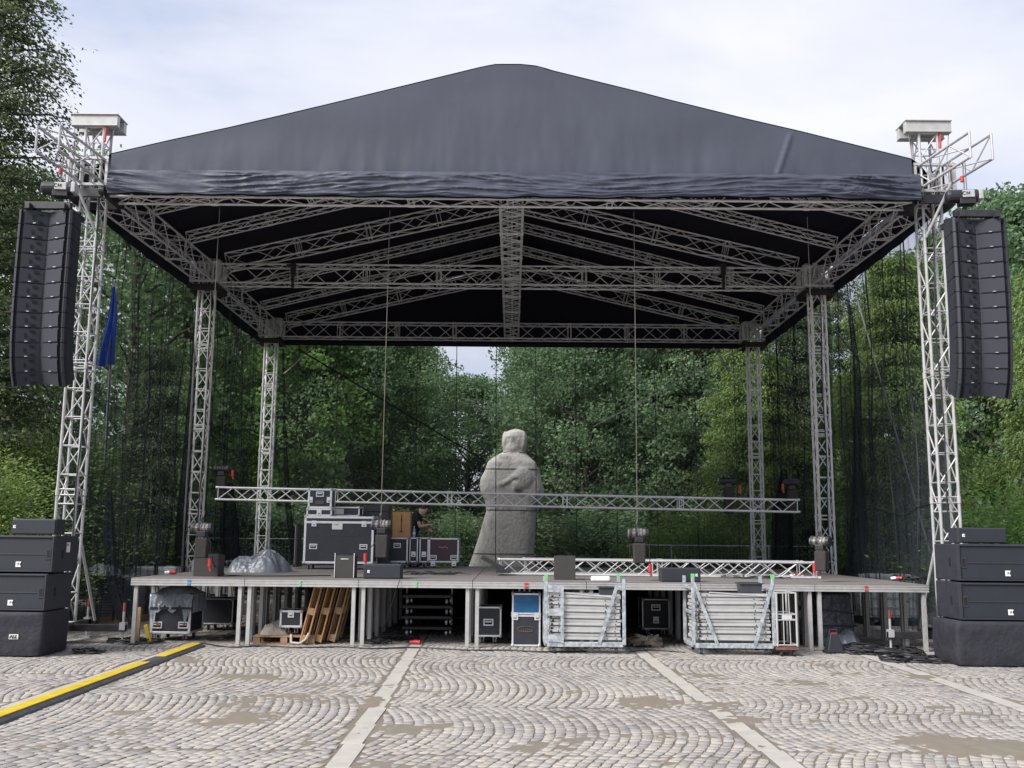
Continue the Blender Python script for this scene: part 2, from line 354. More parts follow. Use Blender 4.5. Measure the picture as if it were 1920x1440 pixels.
# ------------------------------------------------------------ truss
def truss(mb, p0, p1, w, h, side, rc=.025, rb=.012, bay=.5, faces='tbfr', joints=2.0, nc=8):
    """box truss from p0 to p1 (centre line); side = unit vector across the width w; the height h is along the cross product"""
    p0 = Vector(p0); p1 = Vector(p1); d = p1 - p0; Ln = d.length; k = d / Ln; sd_ = Vector(side); sd_ = (sd_ - k * sd_.dot(k)).normalized(); up = k.cross(sd_).normalized()
    if up.z < 0: up = -up
    co = {(a, b): sd_ * (a * w / 2) + up * (b * h / 2) for a in (-1, 1) for b in (-1, 1)}
    for c in co.values(): mb.tube(p0 + c, p1 + c, rc, nc)
    n = max(2, int(round(Ln / bay))); st = Ln / n
    fl = {'t': ((-1, 1), (1, 1)), 'b': ((-1, -1), (1, -1)), 'f': ((-1, -1), (-1, 1)), 'r': ((1, -1), (1, 1))}
    for fi, fk in enumerate(faces):
        a, b = fl[fk]
        for i in range(n):
            f = i % 2 == fi % 2
            q0 = p0 + k * (st * i) + (co[a] if f else co[b]); q1 = p0 + k * (st * (i + 1)) + (co[b] if f else co[a])
            mb.tube(q0, q1, rb, 5, caps=False)
        if joints:
            m = max(1, int(round(Ln / joints)))
            for i in range(m + 1):
                for e in ((0,) if i == 0 else (0,) if i == m else (-.05, .05)):
                    q = p0 + k * (Ln * i / m + e); mb.tube(q + co[a], q + co[b], rb, 5, caps=False)
    if joints:
        m = max(1, int(round(Ln / joints)))
        for i in range(1, m):
            for c in co.values(): mb.tube(p0 + k * (Ln * i / m - .06) + c, p0 + k * (Ln * i / m + .06) + c, rc * 1.35, nc)
    return mb

XC, HW = -.12, 7.855
XL, XR = XC - HW, XC + HW
YF, YM, YR = 17.88, 24.85, 31.72
ZB, ZT = 8.3, 8.82
# ------------------------------------------------------------ roof
roof = thing('stage_roof', 'large black fabric stage roof on aluminium trusses spanning the whole stage', 'stage roof', (XC, YM, 0))
def rb(mb, name, m=ALUD, **k):
    o = mb.build(name, m, roof, smooth=False, **k); o.location = (-XC, -YM, 0); return o
X1, X2 = XL + .35, XR - .35
mb = truss(MB(), (X1, YF, 8.36), (X2, YF, 8.36), .42, .46, (0, 1, 0), bay=.46); rb(mb, 'eave_truss')
for y in (YM, YR):
    mb = truss(MB(), (X1, y, (ZB + ZT) / 2), (X2, y, (ZB + ZT) / 2), .42, ZT - ZB - .03, (0, 1, 0), bay=.55, rc=.024); rb(mb, 'eave_truss', ALUD)
for x in (XL, XR):
    for ya, yb in ((YF + .35, YM - .35), (YM + .35, YR - .35)):
        za = 8.42 if ya < 20 else 8.56
        mb = truss(MB(), (x, ya, za), (x, yb, 8.56), .44, .46, (1, 0, 0), bay=.46, rc=.024); rb(mb, 'side_truss')
mb = truss(MB(), (-.1, YF + .25, 8.38), (-.13, YR - .25, 8.55), .44, .40, (1, 0, 0), bay=.3, rc=.024, rb=.011); rb(mb, 'centre_truss')
def rz_(x, y, lift=0.):
    t = min(1, max(0, (y - 17.9) / 3)); e = 8.80 + .12 * t; r = 10.62 + .28 * t
    return e + (r - e) * (1 - min(1, abs(x - XC) / (HW - .2))) + lift
for y in (YF, YM, YR):
    for sgn in (-1, 1):
        xe = XC + sgn * (HW - .5)
        mb = truss(MB(), (xe, y, rz_(xe, y, -.1)), (XC + sgn * .1, y, rz_(XC, y, -.33)), .36, .40, (0, 1, 0), bay=.62, rc=.022, rb=.011); rb(mb, 'gable_truss')
for y in (20.25, 22.45, 27.1, 29.35):
    for sgn in (-1, 1):
        xe = XC + sgn * (HW - .25)
        mb = truss(MB(), (xe, y, rz_(xe, y, -.12)), (XC + sgn * .1, y, rz_(XC, y, -.22)), .26, .20, (0, 1, 0), bay=.34, rc=.018, rb=.009); rb(mb, 'rafter')
mb = MB()
for y in (YF, YM, YR): mb.tube((XC, y, 8.8), (XC, y, 10.4), .025, 8)
mb = truss(mb, (XC, YF, 10.35), (XC, YR, 10.65), .26, .22, (1, 0, 0), bay=.5, rc=.02, rb=.01); rb(mb, 'ridge_truss')
# canopy skins (outer and inner sheet, 3 cm apart)
def wr(x, y, k=1., a=1.): return a * (mnoise.fractal(Vector((x * k, y * k, 5.5)), 1, 2, 3))
YG = 17.46
GZ = [(lambda q: (q.x, q.z))(at(u, v, YG)) for u, v in ((209, 289), (318, 264), (425, 241), (520, 219), (617, 196), (860, 137), (905, 126), (930, 121.5), (978, 121.5), (1012, 125.5), (1030, 132), (1205, 175), (1250, 187), (1400, 224), (1500, 247), (1600, 272), (1709, 299))]
def gz(x):
    for (a, za), (b, zb) in zip(GZ[:-1], GZ[1:]):
        if a <= x <= b: t = (x - a) / (b - a); return za + (zb - za) * t
    return GZ[0][1] if x < 0 else GZ[-1][1]
def roof_pt(i, j, dz):
    ww = min(1, j * 14 / .6); x = GZ[0][0] + (GZ[-1][0] - GZ[0][0]) * i; x = x * (1 - ww) + (-8.2 + 16.16 * i) * ww
    y = YG + (YR + .5 - YG) * j
    t = min(1, j * 14 / 3.)
    ze = gz(max(-7.62, min(7.42, x))); zi = rz_(x, 25, .12)
    z = ze * (1 - t) + zi * t
    if x < -7.7: z -= (-7.7 - x) * .5
    if x > 7.5: z -= (x - 7.5) * .5
    return (x, y, z + dz + .03 * wr(x, y * .4, .8) * min(1, t * 3))
mb = MB(); mb.grid(lambda i, j: roof_pt(i, j, .02), 96, 60); rb(mb, 'canopy', FAB).data.polygons.foreach_set('use_smooth', [True] * 5760)
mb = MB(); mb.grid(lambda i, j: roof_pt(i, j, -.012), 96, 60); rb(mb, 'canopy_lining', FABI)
def gable_front(i, j, y0=YG, off=0.):
    x = GZ[0][0] + (GZ[-1][0] - GZ[0][0]) * i; zt = gz(x); zb = 8.50 + (.03 * i)
    z = zb + (zt - zb) * j
    w = (1 - j) ** 1.5
    y = y0 + off - .022 * w * (.5 + mnoise.fractal(Vector((x * 2.4, z * .5, 9)), 1, 2, 3)) - .03 * mnoise.noise(Vector((x * .5, z * .8, 2))) * math.sin(math.pi * j)
    y -= .035 * max(0, 1 - abs((x - 5.1) - (z - 9.4) * .35) / .06) * min(1, (zt - z) * 5)
    return (x, y, z)
mb = MB(); mb.grid(gable_front, 360, 40); o = rb(mb, 'gable_fabric', FAB); o.data.polygons.foreach_set('use_smooth', [True] * len(o.data.polygons))
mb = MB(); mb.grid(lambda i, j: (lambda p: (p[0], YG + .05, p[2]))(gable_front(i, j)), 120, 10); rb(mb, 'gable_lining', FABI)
def valance(i, j):
    x = -7.52 + 14.92 * i; zt = 8.53 + .03 * i; zb = 8.10 - .06 * math.sin(math.pi * i) + .07 * i + .012 * math.sin(x * 7) + .02 * mnoise.noise(Vector((x, 0, 0)))
    if x > 5.2: zb -= (x - 5.2) * .05
    z = zb + (zt - zb) * j
    sag = abs(math.sin(x * 1.35 + .6)) ** 2
    zz = z - .09 * sag * math.sin(math.pi * j)
    n1 = mnoise.fractal(Vector((x * .75 + 3, zz * 9 + .9 * math.sin(x * .9), .3)), 1, 2, 3); msk = .18 + .95 * min(1, max(0, .5 + 1.6 * mnoise.noise(Vector((x * .55, 8, 1)))))
    n2 = mnoise.noise(Vector((x * 4.5 + zz * 4, zz * 5, 4.3)))
    w = min(1, j * 8, (1 - j) * 8)
    rdg = (1 - abs(n1)) ** 3
    return (x, YG - .07 - .07 * w * rdg * msk ** 1.5 - .012 * w * n2 - .02, zz)
mb = MB(); mb.grid(valance, 620, 36); o = rb(mb, 'valance', FABV); o.data.polygons.foreach_set('use_smooth', [True] * len(o.data.polygons))
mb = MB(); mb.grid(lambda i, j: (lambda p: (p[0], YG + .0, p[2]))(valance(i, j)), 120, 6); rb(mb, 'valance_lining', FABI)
mb = MB()
for x, zz in ((XL - .34, 0), (XR + .34, 0)):
    mb.grid(lambda i, j, x=x: (x + .015 * math.sin(i * 90), YF + (YR + .3 - YF) * i, 8.12 - .05 * math.sin(i * 6.28) ** 2 + (8.95 - 8.12) * j + .0), 80, 6)
mb.grid(lambda i, j: (XL + (XR - XL) * i, YR + .33, 8.13 + .75 * j), 60, 4)
mb.grid(lambda i, j: (XL + (XR - XL) * i, YR + .31, 8.8 + (rz_(XL + (XR - XL) * i, 31, .05) - 8.8) * j), 60, 4)
mb.grid(lambda i, j: (XL + .4 + (XR - XL - .8) * i, YR + .1 + .2 * j, 8.2 - .03 * j), 60, 2)
rb(mb, 'side_skirt', FABI)
# sleeve blocks, cantilever arms
def block(x, y, front):
    mb = MB(); w = .36
    z0, z1 = (8.27, 8.84) if front else (8.28, 8.83)
    for z in (z0 + .03, z1 - .03):
        for a in (-1, 1):
            mb.box((x, y + a * w, z), (2 * w + .06, .06, .05)); mb.box((x + a * w, y, z), (.06, 2 * w - .06, .05))
    for a in (-1, 1):
        for b in (-1, 1):
            mb.box((x + a * w, y + b * w, (z0 + z1) / 2), (.05, .05, z1 - z0 - .12))
            for q in (.12, .24): mb.tube((x + a * w, y + b * (w - q), z0 + .05), (x + a * w, y + b * (w - q), z1 - .05), .02, 6); mb.tube((x + a * (w - q), y + b * w, z0 + .05), (x + a * (w - q), y + b * w, z1 - .05), .02, 6)
            mb.tube((x + a * w, y - w, z0 + .05), (x + a * w, y + w, z1 - .05), .015, 6)
    o = rb(mb, 'sleeve_block', ALU if front else ALUD)
    mk = MB(); mk.box((x, y - w, z0 - .13), (.62, .06, .16)); mk.box((x, y + w, z0 - .13), (.62, .06, .16)); mk.box((x - w, y, z0 - .13), (.06, .60, .16)); mk.box((x + w, y, z0 - .13), (.06, .60, .16))
    for a in (-1, 1):
        for b in (-1, 1): mk.tube((x + a * .33 - .05, y + b * .42, z0 - .11), (x + a * .33 + .05, y + b * .42, z0 - .11), .075, 12)
    mk.build('sleeve_roller', BLKM, o)
for x in (XL, XR):
    for y in (YF, YM, YR): block(x, y, y == YF)
EXT = {}
for sgn, x in ((-1, XL), (1, XR)):
    # horizontal arm running forwards and outwards from the corner block
    p0 = Vector((x - sgn * .12, YF - .10, 8.56)); p1 = Vector(((-8.05, 7.93)[sgn > 0], 16.1, 8.60))
    EXT[sgn] = p1
    d = (p1 - p0).normalized(); sd_ = d.cross(Vector((0, 0, 1)))
    mb = truss(MB(), p0, p1, .42, .44, sd_, rc=.025, rb=.014, bay=.5, joints=0)
    for a in (-1, 1): mb.tube(p1 + sd_ * .21 * a + Vector((0, 0, -.24)), p1 + sd_ * .21 * a + Vector((0, 0, .24)), .02, 6)
    q = p0 + d * .55 - sd_ * .2 * sgn - Vector((0, 0, .22)); mb.tube(q, (x + sgn * -.17, YF - .22, 7.45), .026, 8)
    rb(mb, 'cantilever_truss', ALU)

# ------------------------------------------------------------ towers
def tower(x, y, label, front):
    t = thing('truss_tower', label, 'tower', (x, y, 0), 0, 'truss towers carrying the stage roof')
    zt = 9.5 if front else 8.84
    mb = MB(); truss(mb, (0, 0, .35), (0, 0, zt), .34, .34, (1, 0, 0), rc=.028, rb=.013, bay=.52, joints=2.3)
    for q in range(1, int(zt / .52)):
        for a, b in (((-1, -1), (1, -1)), ((-1, 1), (1, 1)), ((-1, -1), (-1, 1)), ((1, -1), (1, 1))): mb.tube((a[0] * .17, a[1] * .17, .35 + q * .52), (b[0] * .17, b[1] * .17, .35 + q * .52), .012, 5, caps=False)
    mb.build('lattice', ALU if front else ALUB, t)
    if front:
        h = MB(); h.box((0, -.16, zt + .12), (.86, .12, .2)); h.box((0, .16, zt + .12), (.86, .12, .2)); h.box((0, 0, zt + .235), (.88, .5, .02)); h.box((0, -.16, zt + .012), (.86, .18, .015)); h.box((0, .16, zt + .012), (.86, .18, .015))
        ho = h.build('head_beam', STEELP, t, bevel=.005)
        h = MB(); h.tube((-.38, -.2, zt), (-.3, -.2, zt - .8), .008, 5); h.tube((.38, -.2, zt), (.28, -.2, zt - .85), .008, 5); h.build('lifting_chain', ROPE, t)
        h = MB(); h.tube((.22, -.2, zt), (.21, -.2, zt - .3), .022, 8); h.build('red_sling', RED, t)
    else:
        h = MB(); inn_ = 1 if x < 0 else -1; h.ell((.22 * inn_, -.1, zt + .02), (.17, .14, .11)); h.ell((.05 * inn_, -.15, zt + .05), (.1, .1, .1)); h.box((0, 0, zt - .02), (.4, .4, .05)); h.build('head_pulley', WHT, t)
    b = MB(); b.box((0, -.42 - .2, .27), (.1, 1.1, .12)); b.box((0, .62, .27), (.1, 1.1, .12)); b.box((-.6, 0, .27), (1.1, .1, .12)); b.box((.6, 0, .27), (1.1, .1, .12)); b.box((0, 0, .28), (.5, .5, .1))
    b.build('outrigger_base', BLKM, t, bevel=.006)
    inn = 1 if x < 0 else -1
    for jx, jy in ((-1.1, 0), (1.1, 0), (0, -1.1), (0, 1.1)):
        j = MB(); j.tube((jx, jy, .03), (jx, jy, .42), .02, 8); j.box((jx, jy, .012), (.2, .2, .024)); j.box((jx, jy, .3), (.10, .12, .13))
        jo = j.build('screw_jack', ALU, t)
        k = MB(); k.tube((jx, jy, .42), (jx, jy, .55), .022, 10); k.mi = 1; k.tube((jx, jy, .551), (jx, jy, .70), .022, 10); k.build('jack_sleeve', [mat('dirty_white_paint', (.33, .31, .29), .7, var=.2), mat('faded_red_paint', (.28, .045, .035), .7, var=.2)], jo)
    br = MB()
    for a in (-1, 1):
        br.tube((.17 * inn, a * .17, 1.75), (.24 * inn, a * .85, .33), .028, 8)
    br.build('raking_brace', ALU, t)
    return t
for x, sn in ((XL, 'left'), (XR, 'right')):
    tower(x, YF, 'front %s-hand lattice tower with a white head beam, beside the hanging speakers' % sn, True)
    tower(x, YM, 'middle %s-hand lattice tower under the roof, halfway down the side netting' % sn, False)
    tower(x, YR, 'rear %s-hand lattice tower at the back corner of the stage roof' % sn, False)

# ------------------------------------------------------------ rear bracing
for pts, lb in (((at(560, 655, 31.5), at(905, 862, 31.5)), 'black diagonal bracing strap falling from the rear left tower towards the statue'),
                ((at(1390, 652, 31.5), at(1112, 800, 31.5)), 'grey diagonal bracing strap falling from the rear right tower')):
    tag(MB().tube(pts[0], pts[1], .03 if 'black' in lb else .02, 6).build('bracing_strap', CABLE if 'black' in lb else ALUD), lb, 'strap', 'diagonal bracing straps at the back')
for a, b, lb in ((at(532, 702, 31.6), at(586, 650, 31.6), 'short aluminium knee brace at the rear left tower top'), (at(1392, 722, 31.6), at(1337, 652, 31.6), 'short aluminium knee brace at the rear right tower top'),
                 (at(1607, 560, 29), at(1745, 1040, 21), 'long pipe brace slanting down behind the right netting beside the front tower'), (at(1632, 700, 26), at(1566, 620, 26), 'short pipe brace crossing behind the right netting near the middle tower')):
    mb = MB(); mb.tube(a, b, .024, 8); mb.tube(a, a + (b - a).normalized() * .1, .04, 8); mb.tube(b, b - (b - a).normalized() * .1, .04, 8); tag(mb.build('brace_pipe', ALU if 'knee' in lb else mat('dull_pipe', (.12, .125, .13), .6)), lb, 'brace')

# ------------------------------------------------------------ netting
NET = netmat('black_gauze_net', .46, (.034, .040, .050), .12)
NETR = netmat('fine_rear_net', .15, (.09, .10, .115))
def side_net(x, ya, yb, label, seed, gather, puff=1.):
    n = 260; rn = random.Random(seed); ph = [rn.uniform(0, 6.28) for _ in range(4)]
    def f(i, j):
        z = .12 + 8.1 * j; y = ya + (yb - ya) * i
        g_ = gather(i, z)
        fold = math.sin(i * 95 + ph[0] + 2 * math.sin(i * 11 + ph[1])) * .05 + math.sin(i * 37 + ph[2]) * .06 + .05 * mnoise.noise(Vector((i * 30, z * .25, seed)))
        return (x + .5 * fold * puff * (.35 + .65 * (1 - j)) * (1.2 if z < 3 else 1) + (.12 * mnoise.noise(Vector((i * 6, z * .5, seed + 3)))), y + g_ + .06 * math.sin(i * 160 + ph[3] + z * .4), z)
    mb = MB(); mb.grid(f, n, 22)
    t = thing('netting_curtain', label, 'netting', (x, (ya + yb) / 2, 0), 0, 'black netting hung around the stage')
    o = mb.build('net', NET, t, smooth=True); o.location = (-x, -(ya + yb) / 2, 0)
    s = MB()
    for zz in (2.55,):
        pts = [Vector(f(i / 60, (zz + .10 * math.sin(i * .2) - .12) / 8.1)) for i in range(61)]
        s.path(pts, .022, 5)
    o = s.build('seam', CABLE, t); o.location = (-x, -(ya + yb) / 2, 0)
    s = MB()
    for c in [rn.uniform(.03, .97) for _ in range(8)]:
        pts = [Vector(f(c + .012 * math.sin(k * .35 + c * 9), k / 20)) for k in range(21)]
        s = MB(); s.path(pts, .005 + .009 * rn.random(), 4); o = s.build('fold_edge', CABLE, t); o.location = (-x, -(ya + yb) / 2, 0)
side_net(XL - .38, YF + .5, YM - .2, 'sheer black net between the front and middle left-hand towers, flagpole behind it', 1, lambda i, z: (.9 * (i ** 3) * -.2) * (1 if z < 4 else .5))
side_net(XL - .38, YM + .2, YR - .1, 'sheer black net between the middle and rear left-hand towers', 2, lambda i, z: 0)
side_net(XR + .38, YF + .5, YM - .2, 'sheer black net between the front and middle right-hand towers', 3, lambda i, z: .1 * math.sin(i * 4))
side_net(XR + .38, YM + .2, YR - .1, 'sheer black net between the middle and rear right-hand towers', 4, lambda i, z: 0)
t = thing('netting_curtain', 'fine see-through net closing the back of the stage in front of the trees', 'netting', (0, YR + .35, 0), 0, 'black netting hung around the stage')
mb = MB(); mb.grid(lambda i, j: (XL + (XR - XL) * i, .02 * math.sin(i * 60), .3 + 7.9 * j), 120, 6); mb.build('net', NETR, t, smooth=True)
s = MB()
for i in range(1, 13): s.tube((XL + 1.3 * i - .4, -.03, .3), (XL + 1.3 * i - .46, -.03, 8.2), .012, 4)
s.build('seam', CABLE, t)
# gathered dark lengths of net beside the towers and the loose swag by the deck corner
DNET = netmat('gathered_net', .42, (.015, .017, .022), .1)
def hang(pts, w, label, seed):
    def f(i, j):
        k = j * (len(pts) - 1); a = int(min(k, len(pts) - 2)); p = pts[a].lerp(pts[a + 1], k - a); ww = w[a] + (w[a + 1] - w[a]) * (k - a)
        a_ = i * 2 * math.pi; rr = .62 * ww * (1 + .35 * math.sin(7 * a_ + seed))
        return p + Vector((rr * math.cos(a_), rr * .5 * math.sin(a_), 0))
    mb = MB(); mb.grid(f, 36, 30); tag(mb.build('gathered_net', DNET, smooth=True), label, 'netting', 'gathered lengths of black netting')
hang([at(358, 560, 24.3), at(362, 700, 24.3), at(352, 850, 24.3), at(340, 1000, 24.3), at(338, 1085, 24.3)], [.05, .1, .16, .2, .18], 'thick gathered length of black net beside the middle left tower', 1)
hang([at(205, 915, 18.6), at(205, 1000, 18.6), at(210, 1085, 18.4), at(222, 1130, 18.2), at(240, 1178, 18.0)], [.06, .16, .13, .13, .15], 'loose black net swag sweeping down to the left deck corner', 2)
hang([at(531, 655, 31.2), at(533, 800, 31.2), at(540, 950, 31.2), at(552, 1050, 31.2)], [.04, .06, .12, .15], 'gathered black net hanging beside the rear left tower', 3)
hang([at(428, 905, 25.2), at(430, 980, 25.2), at(432, 1062, 25.2)], [.15, .3, .32], 'black net bundle behind the left end of the hanging truss', 4)
hang([at(1590, 560, 26), at(1608, 700, 25), at(1608, 860, 24.5), at(1612, 1000, 24), at(1600, 1085, 23.8)], [.06, .12, .14, .3, .25], 'gathered black net hanging between the right-hand towers', 5)
hang([at(1470, 880, 27), at(1468, 960, 27), at(1465, 1060, 27)], [.1, .35, .4], 'dark bunched net behind the right end of the hanging truss', 6)

# ------------------------------------------------------------ deck
DZ = 1.15; DX0, DY0 = -6.72, 17.68
def platform():
    t = thing('stage_platform', '', 'stage platform', (0, 0, 0))
    mb = MB(); mb.box((1, .5, DZ - .012), (1.985, .985, .022)); mb.build('deck_board', PLY, t)
    mb = MB()
    for y in (.02, .98):
        mb.box((1, y, DZ - .075), (1.99, .03, .10)); s_ = -1 if y < .5 else 1
        for z in (-.03, -.075, -.12): mb.box((1, y + s_ * .018, DZ + z), (1.99, .008, .022))
    for x in (.02, 1.98): mb.box((x, .5, DZ - .075), (.03, .92, .10))
    mb.build('frame', LEG, t)
    for x in (.085, 1.915):
        for y in (.07, .93):
            mb = MB(); mb.box((x, y, (DZ - .125) / 2 + .01), (.065, .065, DZ - .145)); mb.box((x, y, .006), (.075, .075, .012)); mb.build('leg', LEG, t)
    return t
nm = ['under the bare wooden box and plastic-covered case', 'carrying the grey tarpaulin heap', 'with the large flight case standing behind it', 'above the blue flight case, marked with red tape', 'behind the first steel cart', 'behind the second steel cart', 'at the right-hand end by the cable coil']
proto = platform(); first = True
for r in range(9):
    for c in range(7):
        lb = ('front-row aluminium stage platform ' + nm[c]) if r == 0 else 'aluminium stage platform with wooden deck, behind the front row'
        if first: proto.location = (DX0 + 2 * c, DY0 + r, 0); proto['label'] = lb; proto['group'] = 'stage platforms'; first = False
        else: copy_tree(proto, (DX0 + 2 * c, DY0 + r, 0), 0, lb, 'stage platforms')
for u, m, lb, w in ((354, BLUEP, 'blue tape mark wrapped on the deck edge near its left end', .06), (987, RED, 'red tape mark on the deck edge left of the first cart', .07), (1624, RED, 'red tape mark on the deck edge near its right end', .06), (563, GREENP, 'small green tape mark on the deck edge below the tarpaulin', .03), (781, GREENP, 'small green tape mark on the deck edge below the long black speaker', .03)):
    p = gp(u, 1100, 0); x = at(u, 1092, DY0 - .01).x
    mb = MB(); mb.box((x, DY0 - .006, DZ - .045), (w, .012, .035)); mb.box((x, DY0 - .006, DZ - .105), (w, .012, .035)); tag(mb.build('tape_mark', m), lb, 'tape')

mb = MB(); xa_, xb_ = at(575, 1150, 24).x, at(1500, 1150, 24).x; mb.grid(lambda i, j: (xa_ + (xb_ - xa_) * i, 24.2 + .05 * math.sin(i * 130) + .04 * math.sin(i * 51 + j), .02 + 1.0 * j), 260, 4); tag(mb.build('shade_backing', mat('under_deck_shade_black', (.008, .008, .010), .9), smooth=True), 'added black sheet standing in for the shade under the deck behind the stored cases', 'cloth')  # added dark sheet, gives the under-deck shade as plain black
# ------------------------------------------------------------ loudspeakers
def logo(parent, x, y, z, s=.075, sgn=-1):
    mb = MB(); mb.prism([(x - s / 2, z - s / 2), (x + s / 2, z - s / 2), (x + s * .28, z), (x + s / 2, z + s / 2), (x - s / 2, z + s / 2)], y, y - .004)
    mb.mi = 1; mb.box((x - s * .06, y - .0055, z), (s * .1, .002, s * .5)); mb.box((x + s * .1, y - .0055, z), (s * .22, .002, s * .1)); mb.box((x + s * .1, y - .0055, z + s * .22), (s * .2, .002, s * .09))
    return mb.build('logo', [WHT, INK], parent)
def line_array(sgn, label):
    p = EXT[sgn]; y0 = 16.2; x0 = at(85 if sgn < 0 else 1836, 400, y0).x; zt = at(90 if sgn < 0 else 1834, 392 if sgn < 0 else 407, y0).z
    t = thing('line_array', label, 'loudspeaker', (x0, y0, 0), 0, 'line arrays hanging either side of the stage')
    n = 12; hh = (.2535, .258)[sgn > 0]; z = zt; yy = 0; ang = 0
    angs = [0, 0, .2, .3, .4, .6, .8, 1.0, 1.6, 3.4, 6.5, 10]
    proto = None
    for i in range(n):
        ang += angs[i]; a = R(ang)
        mb = MB(); w, d = .455, .5
        mb.prism([(-w, .02), (-w + .03, 0), (-w + .045, 0), (-w + .045, .06), (-w + .10, .06), (-w + .10, .012), (0, .17), (w - .10, .012), (w - .10, .06), (w - .045, .06), (w - .045, 0), (w - .03, 0), (w, .02), (w, .16), (.40, d), (-.40, d), (-w, .16)], -hh + .006, -.004, 'z')
        o = mb.build('cabinet', CAB, t); o.location = (0, yy, z); o.rotation_euler.x = a
        g_ = MB()
        for s_ in (-1, 1):
            g_.add([(s_ * (w - .105), -.002, -hh + .02), (s_ * .02, .152, -hh + .02), (s_ * .02, .152, -.02), (s_ * (w - .105), -.002, -.02)], [(0, 1, 2, 3)] if s_ < 0 else [(3, 2, 1, 0)])
        g_.build('grille', GRL, o)
        k = MB()
        for s_ in (-1, 1): k.box((s_ * .20, .062, -hh + .022), (.045, .03, .008))
        k.build('badge', ALUW, o)
        k = MB()
        k.box((-.12, .098, -.06), (.07, .012, .035), Matrix.Rotation(R(26), 3, 'Z')); k.box((-.12, .098, -.20), (.07, .012, .03), Matrix.Rotation(R(26), 3, 'Z')); k.box((-.22, .05, -.13), (.02, .012, .07), Matrix.Rotation(R(24), 3, 'Z')); k.build('vent', SLOT, o)
        for s_ in (-1, 1): MB().box((s_ * .459, .08, -hh / 2), (.014, .06, hh * .85)).build('rigging_rail', BLKM, o)
        z -= hh * math.cos(a) + .003; yy += hh * math.sin(a) * 1.0
    mb = MB(); mb.box((0, .1, zt - z * 0 + .09), (.78, .1, .12)); mb.box((.3, .35, zt + .05), (.08, .8, .1)); mb.box((-.3, .35, zt + .05), (.08, .8, .1)); mb.box((0, .55, zt + .09), (.70, .08, .1)); mb.tube((-.2, .08, zt), (-.1, .08, zt + .04), .01, 6)
    mb.build('rigging_frame', BLKM, t, bevel=.004)
    return Vector((x0, y0, zt))
la = line_array(-1, 'tall hanging column of twelve line array speakers on the left of the stage')
ra = line_array(1, 'tall hanging column of twelve line array speakers on the right of the stage')
def pa_hoist(pos, sgn, label):
    t = thing('chain_hoist', label, 'chain hoist', pos, .12 * -sgn, 'electric chain hoists lifting trusses and speakers')
    mb = MB(); mb.tube((-.27, 0, .29), (.2, 0, .29), .115, 16); mb.ell((-.27, 0, .29), (.06, .115, .115), 14, 8); mb.box((.02, 0, .20), (.26, .2, .14)); mb.build('motor_housing', BLK, t, smooth=False, bevel=.01)
    mb = MB(); mb.box((.235, 0, .29), (.07, .24, .17)); mb.box((.03, -.115, .30), (.2, .02, .13)); o = mb.build('end_cover', ALU, t, bevel=.03)
    mb = MB(); z0_ = .305
    ar = [Vector((-.045 + .026 * math.cos(R(q)), -.127, z0_ + .030 * math.sin(R(q)))) for q in range(50, 311, 20)]; mb.path(ar, .006, 4); xm = -.005
    mb.path([Vector((xm, -.127, z0_ - .03)), Vector((xm, -.127, z0_ + .03)), Vector((xm + .024, -.127, z0_ - .012)), Vector((xm + .048, -.127, z0_ + .03)), Vector((xm + .048, -.127, z0_ - .03))], .006, 4); mb.build('lettering', INK, t)
    mb = MB(); mb.path([Vector((0, 0, .4)), Vector((0, 0, 8.4 - pos[2]))], .012, 6); mb.tube((.05, .03, .4), (.05, .03, 8.4 - pos[2]), .008, 5); mb.build('chain', ROPE, t)
    mb = MB(); mb.tube((0, .1, -.0), (0, 0, .22), .02, 6); mb.box((0, .05, .06), (.07, .05, .1)); mb.build('hook', BLKM, t)
    mb = MB(); mb.tube((-.03, 0, .55), (-.03, 0, .65), .03, 8); mb.build('red_plug', RED, t)
pa_hoist((la.x + .17, la.y + .12, la.z + .12), -1, 'silver-ended black chain hoist hanging on top of the left line array')
pa_hoist((ra.x - .17, ra.y + .12, ra.z + .12), 1, 'silver-ended black chain hoist hanging on top of the right line array')

def sub(x0, x1, y0, z0, label, grp, side, d=.86, h=.585, lx=.5):
    t = thing('subwoofer', label, 'loudspeaker', ((x0 + x1) / 2, y0, z0), 0, grp); w = (x1 - x0)
    mb = MB(); mb.box((0, d / 2 + .02, h / 2), (w, d, h - .01)); mb.build('cabinet', CAB, t, bevel=.018)
    mb = MB(); mb.box((0, .012, h / 2), (w - .07, .02, h - .07)); mb.build('grille', GRS, t, bevel=.008)
    mb = MB()
    for a in (0, 1):
        z = .025 if a == 0 else h - .025; mb.box((0, 0, z), (w - .02, .04, .022))
        mb.box(((w / 2 - .018) * (1 if a else -1), 0, h / 2), (.022, .04, h - .07))
    mb.box((0, -.003, h * .49), (w - .2, .006, .018)); mb.build('grille_rim', CAB, t, bevel=.004)
    for s_ in (-1, 1):
        mb = MB(); mb.box((s_ * (w / 2 - .085), -.002, h * .5), (.085, .012, .17)); mb.mi = 1; mb.box((s_ * (w / 2 - .085), -.0085, h * .5), (.05, .004, .12)); mb.build('handle', [CAB, SLOT], t)
    logo(t, lx, -.003, .13, .085)
    mb = MB(); mb.box((side * (w / 2 + .003), .3, h * .5), (.006, .06, .13)); mb.build('side_handle', SLOT, t)
    return t
SG = 'subwoofers stacked either side of the stage'
yS = 15.85
